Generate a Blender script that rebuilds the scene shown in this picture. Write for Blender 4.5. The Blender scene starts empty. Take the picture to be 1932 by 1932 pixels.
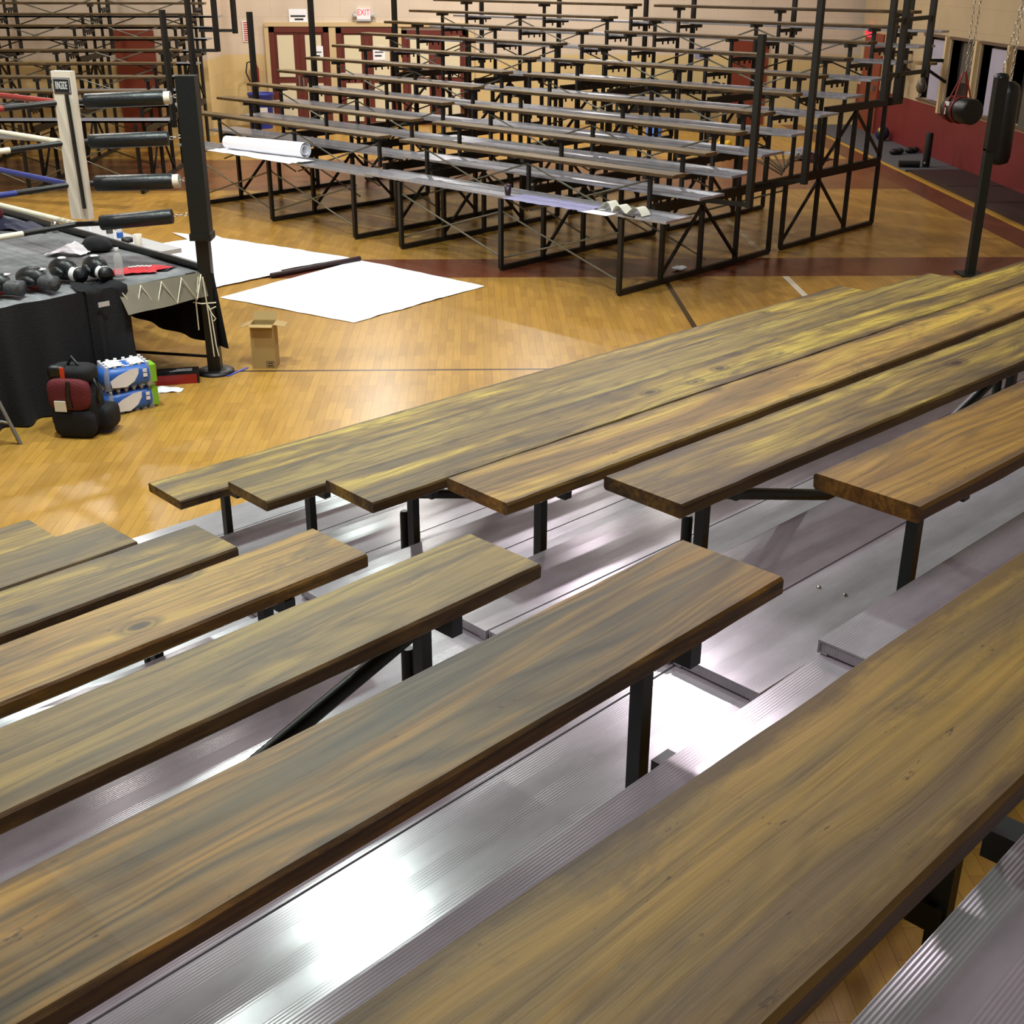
import bpy, math, random
from math import sin, cos, pi, radians, atan2, hypot
from mathutils import Vector, Matrix, noise
R = random.Random(7)
sc = bpy.context.scene
COL = sc.collection
H = 3.4418
AN, AF = 0.8004, 0.7823          # azimuths of the near / far bleacher axes in the hall frame

def nUV(U, V, z=0.0, a=AN):
    return Vector((U*sin(a)-V*cos(a), U*cos(a)+V*sin(a), z))
def fUV(U, V, z=0.0):
    return nUV(U, V, z, AF)

# ------------------------------------------------------------------ mesh collecting
class MB:
    def __init__(s): s.v = []; s.f = []; s.sm = []
    def add(s, vs, fs, smooth=False):
        n = len(s.v); s.v += [Vector(v) for v in vs]
        for f in fs: s.f.append([n+i for i in f]); s.sm.append(smooth)
        return s
    def box(s, c, d, rz=0.0, M=None):
        c = Vector(c); hx, hy, hz = d[0]/2, d[1]/2, d[2]/2
        ca, sa = cos(rz), sin(rz); vs = []
        for z in (-hz, hz):
            for x, y in ((-hx,-hy),(hx,-hy),(hx,hy),(-hx,hy)):
                p = Vector((x*ca-y*sa, x*sa+y*ca, z))
                if M is not None: p = M @ Vector((x, y, z))
                vs.append(c+p)
        return s.add(vs, [(3,2,1,0),(4,5,6,7),(0,1,5,4),(1,2,6,5),(2,3,7,6),(3,0,4,7)])
    def bar(s, p, q, w, h=None):
        h = h or w; p = Vector(p); q = Vector(q); d = q-p; L = d.length
        if L < 1e-6: return s
        x = d/L; up = Vector((0,0,1)) if abs(x.z) < .99 else Vector((0,1,0))
        if abs(x.z) >= .99:
            up = Vector((sin(AF), cos(AF), 0))
        y = up.cross(x).normalized(); z = x.cross(y)
        vs = []
        for b in (p, q):
            for i, j in ((-1,-1),(1,-1),(1,1),(-1,1)): vs.append(b+y*(i*w/2)+z*(j*h/2))
        return s.add(vs, [(3,2,1,0),(4,5,6,7),(0,1,5,4),(1,2,6,5),(2,3,7,6),(3,0,4,7)])
    def tube(s, pts, r, n=10, caps=True, rr=None):
        pts = [Vector(p) for p in pts]; m = len(pts); rings = []
        prev = None
        for i, p in enumerate(pts):
            t = (pts[min(i+1,m-1)]-pts[max(i-1,0)]).normalized()
            if prev is None:
                a = Vector((0,0,1)) if abs(t.z) < .9 else Vector((1,0,0))
                u = t.cross(a).normalized()
            else:
                u = (prev-t*prev.dot(t)).normalized()
            prev = u; w = t.cross(u)
            ri = rr[i] if rr else r
            rings.append([p+u*(ri*cos(2*pi*k/n))+w*(ri*sin(2*pi*k/n)) for k in range(n)])
        vs = [v for g in rings for v in g]; fs = []
        for i in range(m-1):
            for k in range(n):
                k2 = (k+1) % n
                fs.append((i*n+k, i*n+k2, (i+1)*n+k2, (i+1)*n+k))
        s.add(vs, fs, True)
        if caps:
            s.add(rings[0], [tuple(range(n))[::-1]]); s.add(rings[-1], [tuple(range(n))])
        return s
    def lathe(s, c, prof, n=20, M=None):
        c = Vector(c); vs = []; fs = []; m = len(prof)
        for r, z in prof:
            for k in range(n):
                v = Vector((r*cos(2*pi*k/n), r*sin(2*pi*k/n), z))
                if M is not None: v = M @ v
                vs.append(c+v)
        for i in range(m-1):
            for k in range(n):
                k2 = (k+1) % n
                fs.append((i*n+k, i*n+k2, (i+1)*n+k2, (i+1)*n+k))
        s.add(vs, fs, True)
        s.add(vs[:n], [tuple(range(n))[::-1]]); s.add(vs[-n:], [tuple(range(n))])
        return s
    def ell(s, c, d, n=16, m=10, M=None, fn=None):
        c = Vector(c); vs = []; fs = []
        for i in range(m+1):
            th = pi*i/m
            for k in range(n):
                ph = 2*pi*k/n
                v = Vector((sin(th)*cos(ph)*d[0], sin(th)*sin(ph)*d[1], cos(th)*d[2]))
                if fn: v = fn(v)
                if M is not None: v = M @ v
                vs.append(c+v)
        for i in range(m):
            for k in range(n):
                k2 = (k+1) % n
                fs.append((i*n+k, (i+1)*n+k, (i+1)*n+k2, i*n+k2))
        return s.add(vs, fs, True)
    def grid(s, fn, nu, nv, smooth=True):
        vs = [fn(i/nu, j/nv) for j in range(nv+1) for i in range(nu+1)]
        fs = [(j*(nu+1)+i, j*(nu+1)+i+1, (j+1)*(nu+1)+i+1, (j+1)*(nu+1)+i) for j in range(nv) for i in range(nu)]
        return s.add(vs, fs, smooth)
    def prism(s, poly, z0, z1):
        n = len(poly); vs = [(p[0], p[1], z0) for p in poly]+[(p[0], p[1], z1) for p in poly]
        fs = [tuple(range(n))[::-1], tuple(range(n, 2*n))]+[(i, (i+1) % n, n+(i+1) % n, n+i) for i in range(n)]
        return s.add(vs, fs)
    def build(s, name, mat, parent=None, loc=None, rz=0.0):
        """vertices are world coordinates unless loc is given (then they are local)"""
        me = bpy.data.meshes.new(name)
        vs = s.v
        if loc is None:
            if parent is not None: o0 = parent['_w'] ; o0 = Vector(o0)
            else:
                xs = [v.x for v in vs]; ys = [v.y for v in vs]; zs = [v.z for v in vs]
                o0 = Vector(((min(xs)+max(xs))/2, (min(ys)+max(ys))/2, min(zs)))
            vs = [v-o0 for v in vs]
        else: o0 = Vector(loc)
        me.from_pydata([tuple(v) for v in vs], [], s.f)
        me.polygons.foreach_set('use_smooth', s.sm)
        me.update()
        for m in (mat if isinstance(mat, (list, tuple)) else [mat]): me.materials.append(m)
        o = bpy.data.objects.new(name, me); COL.objects.link(o)
        if parent is not None and loc is None: o.parent = parent
        elif parent is not None: o.parent = parent; o.location = o0-Vector(parent['_w']); o.rotation_euler.z = rz
        else: o.location = o0; o.rotation_euler.z = rz
        o['_w'] = tuple(o0)
        return o

def tag(o, label=None, cat=None, group=None, kind=None):
    if label: o['label'] = label
    if cat: o['category'] = cat
    if group: o['group'] = group
    if kind: o['kind'] = kind
    return o
def empty(name, loc, label=None, cat=None, group=None):
    o = bpy.data.objects.new(name, None); COL.objects.link(o); o.location = loc; o['_w'] = tuple(loc)
    o.empty_display_size = .1
    return tag(o, label, cat, group)
def text(name, body, mat, parent, size, loc, rot, ext=.0006, sx=1.0):
    cu = bpy.data.curves.new(name, 'FONT'); cu.body = body; cu.size = size; cu.align_x = 'CENTER'; cu.align_y = 'CENTER'; cu.extrude = ext
    t = bpy.data.objects.new(name+'_curve', cu); COL.objects.link(t)
    dg = bpy.context.evaluated_depsgraph_get(); dg.update()
    me = bpy.data.meshes.new_from_object(t.evaluated_get(dg)); me.name = name
    bpy.data.objects.remove(t); bpy.data.curves.remove(cu)
    me.materials.clear(); me.materials.append(mat)
    o = bpy.data.objects.new(name, me); COL.objects.link(o); o.parent = parent
    o.location = Vector(loc)-Vector(parent['_w']); o.rotation_euler = rot; o.scale.x = sx
    return o

# ------------------------------------------------------------------ materials
def new(name):
    m = bpy.data.materials.new(name); m.use_nodes = True
    nt = m.node_tree; b = nt.nodes['Principled BSDF']
    return m, nt, b
def lin(h):
    h = h.lstrip('#'); c = [int(h[i:i+2], 16)/255 for i in (0, 2, 4)]
    return tuple((x/12.92 if x <= .04045 else ((x+.055)/1.055)**2.4) for x in c)+(1,)
def nd(nt, t, **k):
    n = nt.nodes.new(t)
    for a, v in k.items():
        if a.startswith('i_'):
            key = a[2:]; key = int(key) if key.isdigit() else key
            n.inputs[key].default_value = v
        else: setattr(n, a, v)
    return n
def lk(nt, a, b): nt.links.new(a, b)
def plain(name, col, rough=.6, metal=0.0, var=.12, scale=6.0, bump=0.0, bscale=60.0, **kw):
    """painted / fabric / plastic surface with a little mottling"""
    m, nt, b = new(name)
    c = lin(col) if isinstance(col, str) else col
    tc = nd(nt, 'ShaderNodeTexCoord'); nz = nd(nt, 'ShaderNodeTexNoise', i_Scale=scale, i_Detail=4.0)
    lk(nt, tc.outputs['Object'], nz.inputs['Vector'])
    mx = nd(nt, 'ShaderNodeMix', data_type='RGBA')
    mx.inputs[6].default_value = tuple(x*(1-var) for x in c[:3])+(1,)
    mx.inputs[7].default_value = tuple(min(1, x*(1+var)) for x in c[:3])+(1,)
    lk(nt, nz.outputs['Fac'], mx.inputs[0]); lk(nt, mx.outputs[2], b.inputs['Base Color'])
    b.inputs['Roughness'].default_value = rough; b.inputs['Metallic'].default_value = metal
    for k, v in kw.items(): b.inputs[k].default_value = v
    if bump:
        n2 = nd(nt, 'ShaderNodeTexNoise', i_Scale=bscale, i_Detail=3.0); lk(nt, tc.outputs['Object'], n2.inputs['Vector'])
        bp = nd(nt, 'ShaderNodeBump', i_Strength=bump, i_Distance=.02); lk(nt, n2.outputs['Fac'], bp.inputs['Height']); lk(nt, bp.outputs['Normal'], b.inputs['Normal'])
    return m
def emis(name, col, s):
    m, nt, b = new(name); b.inputs['Base Color'].default_value = lin(col)
    b.inputs['Emission Color'].default_value = lin(col); b.inputs['Emission Strength'].default_value = s
    return m
def ramp(nt, stops):
    n = nd(nt, 'ShaderNodeValToRGB'); e = n.color_ramp.elements
    while len(e) < len(stops): e.new(.5)
    for el, (p, c) in zip(e, stops): el.position = p; el.color = c if len(c) == 4 else tuple(c)+(1,)
    return n

def wood(name, cols, dark, knots=True, spread=1.0, ring=.75, fib=.85):
    """stained softwood board; local X runs along the grain"""
    m, nt, b = new(name)
    tc = nd(nt, 'ShaderNodeTexCoord'); oi = nd(nt, 'ShaderNodeObjectInfo')
    off = nd(nt, 'ShaderNodeVectorMath', operation='SCALE'); off.inputs[0].default_value = (37.0, 11.0, 5.0)
    lk(nt, oi.outputs['Random'], off.inputs['Scale'])
    ad = nd(nt, 'ShaderNodeVectorMath', operation='ADD'); lk(nt, tc.outputs['Object'], ad.inputs[0]); lk(nt, off.outputs[0], ad.inputs[1])
    # warp so that the grain wanders round knots
    wn = nd(nt, 'ShaderNodeTexNoise', i_Scale=1.0, i_Detail=2.0); wm = nd(nt, 'ShaderNodeMapping'); wm.inputs['Scale'].default_value = (1.2, 5, 5)
    lk(nt, ad.outputs[0], wm.inputs['Vector']); lk(nt, wm.outputs[0], wn.inputs['Vector'])
    ws = nd(nt, 'ShaderNodeVectorMath', operation='MULTIPLY_ADD'); ws.inputs[1].default_value = (0, .07, .02)
    lk(nt, wn.outputs['Color'], ws.inputs[0]); lk(nt, ad.outputs[0], ws.inputs[2])
    def mp(sx, sy, sz, src=None):
        n = nd(nt, 'ShaderNodeMapping'); n.inputs['Scale'].default_value = (sx, sy, sz); lk(nt, (src or ws).outputs[0], n.inputs['Vector']); return n
    def mul(cur, nx, f):
        k = nd(nt, 'ShaderNodeMix', data_type='RGBA', blend_type='MULTIPLY'); k.inputs[0].default_value = f
        lk(nt, cur, k.inputs[6]); lk(nt, nx, k.inputs[7]); return k.outputs[2]
    p1 = nd(nt, 'ShaderNodeTexNoise', i_Scale=1.0, i_Detail=4.0, i_Roughness=.55, i_Distortion=.5); lk(nt, mp(.85, 9.0, 9.0).outputs[0], p1.inputs['Vector'])
    k = .5
    r1 = ramp(nt, [(k-.13*spread, lin(cols[0])), (k-.03*spread, lin(cols[1])), (k+.05*spread, lin(cols[2])), (k+.15*spread, lin(cols[3]))]); lk(nt, p1.outputs['Fac'], r1.inputs[0])
    cur = r1.outputs[0]
    # growth rings cut lengthwise
    wv = nd(nt, 'ShaderNodeTexNoise', i_Scale=1.0, i_Detail=1.0, i_Distortion=.3); lk(nt, mp(.55, 7.0, 7.0).outputs[0], wv.inputs['Vector'])
    fr = nd(nt, 'ShaderNodeMath', operation='MULTIPLY'); lk(nt, wv.outputs['Fac'], fr.inputs[0]); fr.inputs[1].default_value = 95.0
    sn = nd(nt, 'ShaderNodeMath', operation='SINE'); lk(nt, fr.outputs[0], sn.inputs[0])
    hf = nd(nt, 'ShaderNodeMath', operation='MULTIPLY_ADD'); lk(nt, sn.outputs[0], hf.inputs[0]); hf.inputs[1].default_value = .5; hf.inputs[2].default_value = .5
    rw = ramp(nt, [(0, (.60,.57,.55)), (.3, (.88,.86,.85)), (.8, (1.04,1.03,1.0)), (1, (1.12,1.10,1.04))]); lk(nt, hf.outputs[0], rw.inputs[0])
    cur = mul(cur, rw.outputs[0], ring)
    # fine fibres
    g = nd(nt, 'ShaderNodeTexNoise', i_Scale=1.0, i_Detail=5.0, i_Roughness=.65); lk(nt, mp(1.6, 75, 75).outputs[0], g.inputs['Vector'])
    rg = ramp(nt, [(.34, (.40,.37,.34)), (.48, (.90,.90,.90)), (.65, (1.16,1.13,1.08))]); lk(nt, g.outputs['Fac'], rg.inputs[0])
    cur = mul(cur, rg.outputs[0], fib)
    def over(cur, fac, col):
        x = nd(nt, 'ShaderNodeMix', data_type='RGBA'); lk(nt, fac, x.inputs[0]); lk(nt, cur, x.inputs[6]); x.inputs[7].default_value = lin(col); return x.outputs[2]
    # smoky stains and small nicks
    d1 = nd(nt, 'ShaderNodeTexNoise', i_Scale=1.0, i_Detail=7.0, i_Roughness=.7, i_Distortion=.6); lk(nt, mp(2.2, 7, 7, ad).outputs[0], d1.inputs['Vector'])
    rd = ramp(nt, [(.53, (0,0,0)), (.66, (.75,.75,.75))]); lk(nt, d1.outputs['Fac'], rd.inputs[0]); cur = over(cur, rd.outputs[0], dark)
    d2 = nd(nt, 'ShaderNodeTexNoise', i_Scale=1.0, i_Detail=3.0, i_Roughness=.8); lk(nt, mp(16, 55, 55, ad).outputs[0], d2.inputs['Vector'])
    r2 = ramp(nt, [(.66, (0,0,0)), (.72, (.8,.8,.8))]); lk(nt, d2.outputs['Fac'], r2.inputs[0]); cur = over(cur, r2.outputs[0], '#2a1a0e')
    if knots:
        vo = nd(nt, 'ShaderNodeTexVoronoi', i_Scale=1.0, i_Randomness=1.0); lk(nt, mp(2.6, 4.6, .01, ad).outputs[0], vo.inputs['Vector'])
        rk = ramp(nt, [(.045, (.95,.95,.95)), (.075, (.75,.75,.75)), (.09, (.3,.3,.3)), (.12, (.6,.6,.6)), (.19, (0,0,0))]); lk(nt, vo.outputs['Distance'], rk.inputs[0])
        cur = over(cur, rk.outputs[0], '#2b1a10')
    so = nd(nt, 'ShaderNodeSeparateXYZ'); lk(nt, tc.outputs['Object'], so.inputs[0])
    ay = nd(nt, 'ShaderNodeMath', operation='ABSOLUTE'); lk(nt, so.outputs['Y'], ay.inputs[0])
    en = nd(nt, 'ShaderNodeTexNoise', i_Scale=1.0, i_Detail=5.0, i_Roughness=.7); lk(nt, mp(5, 14, 14, ad).outputs[0], en.inputs['Vector'])
    ea = nd(nt, 'ShaderNodeMath', operation='MULTIPLY_ADD'); lk(nt, en.outputs['Fac'], ea.inputs[0]); ea.inputs[1].default_value = .075; lk(nt, ay.outputs[0], ea.inputs[2])
    re = ramp(nt, [(.140, (0,0,0)), (.158, (.62,.62,.62))]); lk(nt, ea.outputs[0], re.inputs[0]); cur = over(cur, re.outputs[0], '#33261a')
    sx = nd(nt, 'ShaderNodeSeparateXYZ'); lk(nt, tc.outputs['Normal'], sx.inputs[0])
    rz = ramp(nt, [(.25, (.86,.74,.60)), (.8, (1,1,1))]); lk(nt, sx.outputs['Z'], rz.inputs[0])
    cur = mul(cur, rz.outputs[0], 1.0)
    lk(nt, cur, b.inputs['Base Color'])
    b.inputs['Roughness'].default_value = .5; b.inputs['Specular IOR Level'].default_value = .3
    bp = nd(nt, 'ShaderNodeBump', i_Strength=.3, i_Distance=.003); lk(nt, g.outputs['Fac'], bp.inputs['Height']); lk(nt, bp.outputs['Normal'], b.inputs['Normal'])
    return m

def aluminium(name, col='#b6b5ba', rough=.23, metal=.38):
    """extruded ribbed bleacher plank: local X along, local Y across"""
    m, nt, b = new(name)
    tc = nd(nt, 'ShaderNodeTexCoord'); sp = nd(nt, 'ShaderNodeSeparateXYZ'); lk(nt, tc.outputs['Object'], sp.inputs[0])
    # ribs: 5 mm pitch in three bands, smooth strips between
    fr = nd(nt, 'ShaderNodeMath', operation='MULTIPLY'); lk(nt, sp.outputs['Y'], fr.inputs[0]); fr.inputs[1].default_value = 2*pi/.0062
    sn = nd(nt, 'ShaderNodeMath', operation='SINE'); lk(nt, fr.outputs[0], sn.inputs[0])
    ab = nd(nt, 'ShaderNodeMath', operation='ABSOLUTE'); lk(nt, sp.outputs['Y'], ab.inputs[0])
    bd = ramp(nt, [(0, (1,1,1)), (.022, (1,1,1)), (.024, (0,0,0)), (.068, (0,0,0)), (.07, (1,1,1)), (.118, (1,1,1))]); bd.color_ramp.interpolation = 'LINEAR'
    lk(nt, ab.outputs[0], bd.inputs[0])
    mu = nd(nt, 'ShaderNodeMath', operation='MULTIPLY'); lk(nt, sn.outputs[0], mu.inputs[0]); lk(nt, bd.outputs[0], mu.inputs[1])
    bp = nd(nt, 'ShaderNodeBump', i_Strength=.14, i_Distance=.0012); lk(nt, mu.outputs[0], bp.inputs['Height'])
    mp = nd(nt, 'ShaderNodeMapping'); mp.inputs['Scale'].default_value = (5, 16, 16); lk(nt, tc.outputs['Object'], mp.inputs['Vector'])
    nz = nd(nt, 'ShaderNodeTexNoise', i_Scale=1.0, i_Detail=8.0, i_Roughness=.65); lk(nt, mp.outputs[0], nz.inputs['Vector'])
    c = lin(col)
    rc = ramp(nt, [(.3, tuple(x*.84 for x in c[:3])), (.55, c[:3]), (.75, tuple(min(1, x*1.12) for x in c[:3]))]); lk(nt, nz.outputs['Fac'], rc.inputs[0])
    n2 = nd(nt, 'ShaderNodeTexNoise', i_Scale=9.0, i_Detail=6.0, i_Roughness=.7); lk(nt, tc.outputs['Object'], n2.inputs['Vector'])
    rs = ramp(nt, [(.60, (1,1,1)), (.78, (.45,.43,.40))]); lk(nt, n2.outputs['Fac'], rs.inputs[0])
    mx = nd(nt, 'ShaderNodeMix', data_type='RGBA', blend_type='MULTIPLY'); mx.inputs[0].default_value = .3
    lk(nt, rc.outputs[0], mx.inputs[6]); lk(nt, rs.outputs[0], mx.inputs[7]); 
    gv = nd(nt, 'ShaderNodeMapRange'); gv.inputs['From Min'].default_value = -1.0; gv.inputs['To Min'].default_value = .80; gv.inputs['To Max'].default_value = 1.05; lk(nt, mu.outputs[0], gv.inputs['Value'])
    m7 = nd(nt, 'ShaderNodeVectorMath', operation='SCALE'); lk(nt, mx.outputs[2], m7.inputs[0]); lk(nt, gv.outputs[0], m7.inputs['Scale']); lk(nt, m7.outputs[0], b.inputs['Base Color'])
    vt = nd(nt, 'ShaderNodeVectorTransform', vector_type='VECTOR', convert_from='OBJECT', convert_to='WORLD'); vt.inputs[0].default_value = (0, 1, 0)
    lk(nt, vt.outputs[0], b.inputs['Tangent']); b.inputs['Anisotropic'].default_value = .85
    rr = nd(nt, 'ShaderNodeMapRange'); rr.inputs['To Min'].default_value = rough-.01; rr.inputs['To Max'].default_value = rough+.04
    lk(nt, nz.outputs['Fac'], rr.inputs['Value']); lk(nt, rr.outputs[0], b.inputs['Roughness'])
    b.inputs['Metallic'].default_value = metal; lk(nt, bp.outputs['Normal'], b.inputs['Normal'])
    return m

M = {}
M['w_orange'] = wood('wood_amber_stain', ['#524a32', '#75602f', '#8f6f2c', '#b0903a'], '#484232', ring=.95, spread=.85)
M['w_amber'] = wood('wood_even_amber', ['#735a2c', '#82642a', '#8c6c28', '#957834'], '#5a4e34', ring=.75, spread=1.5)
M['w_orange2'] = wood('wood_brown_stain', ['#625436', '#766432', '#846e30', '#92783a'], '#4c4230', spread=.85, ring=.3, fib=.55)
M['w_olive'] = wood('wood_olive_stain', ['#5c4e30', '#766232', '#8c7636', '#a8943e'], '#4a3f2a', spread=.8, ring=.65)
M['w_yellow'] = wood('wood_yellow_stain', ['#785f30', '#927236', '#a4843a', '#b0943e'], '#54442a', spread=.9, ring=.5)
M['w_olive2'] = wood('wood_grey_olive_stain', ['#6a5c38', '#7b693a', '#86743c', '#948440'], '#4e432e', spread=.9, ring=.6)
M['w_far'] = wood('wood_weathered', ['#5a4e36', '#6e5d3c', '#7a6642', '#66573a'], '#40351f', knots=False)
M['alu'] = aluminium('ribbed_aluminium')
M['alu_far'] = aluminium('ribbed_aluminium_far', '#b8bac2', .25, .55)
M['steel'] = plain('dark_green_steel', '#16201f', .42, .0, .25, 9)
M['steel_far'] = plain('dark_steel', '#14130f', .5, .0, .25, 9)
M['galv'] = plain('galvanised_rod', '#6f6c5e', .4, .5, .2, 20)
M['black'] = plain('black_cloth', '#080a11', .85, 0, .3, 5, .3, 90)
M['black_v'] = plain('black_vinyl', '#10171a', .38, 0, .25, 14, .15, 40)
M['black_p'] = plain('black_plastic', '#0d0d0e', .45, 0, .2, 10)
M['white_v'] = plain('white_vinyl', '#d9cfc0', .45, 0, .05, 4)
M['white_p'] = plain('white_paper', '#f2f4fa', .7, 0, .02, 2, .12, 3)
M['white_c'] = plain('white_cloth', '#e6e4ea', .8, 0, .05, 9, .3, 30)
M['cream_paper'] = plain('cream_paper', '#dfe3d3', .7, 0, .03, 5)
M['lav_paper'] = plain('lavender_film', '#8f8fb4', .5, 0, .12, 7, .2, 12)
M['red_v'] = plain('red_vinyl', '#8d2722', .45, 0, .15, 12)
M['blue_v'] = plain('blue_vinyl', '#22307c', .45, 0, .15, 12)
M['rope_w'] = plain('white_rope', '#d9d5c0', .6, 0, .08, 20)
M['maroon_c'] = plain('maroon_cloth', '#5d1620', .8, 0, .2, 12, .4, 80)
M['red_c'] = plain('red_cloth', '#b3202a', .75, 0, .12, 9, .2, 40)
M['navy'] = plain('navy_cloth', '#191b38', .7, 0, .25, 12, .3, 40)
M['chrome'] = plain('chrome', '#c9c9c4', .2, 1.0, .1, 20)
M['card'] = plain('cardboard', '#a58a56', .8, 0, .08, 8)
M['card_d'] = plain('cardboard_inside', '#8b7650', .8, 0, .08, 8)
M['tape_b'] = plain('blue_tape', '#3b4bb0', .6)
M['greyplas'] = plain('grey_plastic', '#b4b3b4', .5, 0, .04, 5)
M['green'] = plain('lime_label', '#7cb82e', .5, 0, .15, 20)
M['blue_l'] = plain('blue_label', '#2f63b8', .4, 0, .25, 14)
M['red_p'] = plain('red_paint', '#8c1a18', .4, 0, .1, 10)
M['blue_bin'] = plain('blue_bin', '#26348f', .45, 0, .1, 6)
M['yellow'] = plain('yellow_vinyl', '#d0a416', .5)
M['rubber'] = plain('black_rubber', '#101010', .6, 0, .3, 12)
M['grey_metal'] = plain('chair_grey_metal', '#7c7a76', .4, .4, .1, 20)
M['orange'] = plain('orange_fabric', '#d2421c', .6)
m, nt, b = new('clear_plastic'); b.inputs['Base Color'].default_value = (.9, .93, .96, 1); b.inputs['Roughness'].default_value = .12
b.inputs['Transmission Weight'].default_value = .75; b.inputs['IOR'].default_value = 1.2; M['clear'] = m
M['ink'] = plain('black_ink', '#15151a', .6)
M['white_i'] = plain('white_ink', '#e8e8ea', .5)
M['red_i'] = plain('red_ink', '#c02020', .5)
M['exit'] = emis('exit_red', '#ff2b3c', 2.2)
M['panel_c'] = plain('cream_door_panel', '#d9d0b0', .6, 0, .05, 2)
M['door_br'] = plain('brown_door_paint', '#612418', .5, 0, .1, 3)
M['door_or'] = plain('rust_door_paint', '#7c3520', .5, 0, .12, 3)
M['frame_c'] = plain('cream_frame_paint', '#cbb488', .55, 0, .06, 3)
M['brown_tr'] = plain('brown_trim', '#5a4636', .6)
M['glass_w'] = plain('frosted_panel', '#a6a4b8', .3, 0, .12, 2)
M['dark_room'] = plain('dark_opening', '#17090a', .6)
M['grey_pan'] = plain('grey_panel', '#4c4a44', .5)
M['mat_g'] = plain('grey_gym_mat', '#4d5056', .7, 0, .15, 2, .15, 30)
M['mat_m'] = plain('dark_maroon_mat', '#2a1416', .6, 0, .2, 2, .15, 30)
M['ceil'] = plain('ceiling_paint', '#7d7870', .8, 0, .05, 1)

# canvas of the ring: dark grey, scuffed
m, nt, b = new('scuffed_canvas'); tc = nd(nt, 'ShaderNodeTexCoord')
n1 = nd(nt, 'ShaderNodeTexNoise', i_Scale=1.6, i_Detail=9.0, i_Roughness=.7); lk(nt, tc.outputs['Object'], n1.inputs['Vector'])
rp = ramp(nt, [(.32, lin('#45484c')), (.5, lin('#6a6d70')), (.68, lin('#8b8c90'))]); lk(nt, n1.outputs['Fac'], rp.inputs[0]); lk(nt, rp.outputs[0], b.inputs['Base Color']); b.inputs['Roughness'].default_value = .8
M['canvas'] = m

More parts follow.
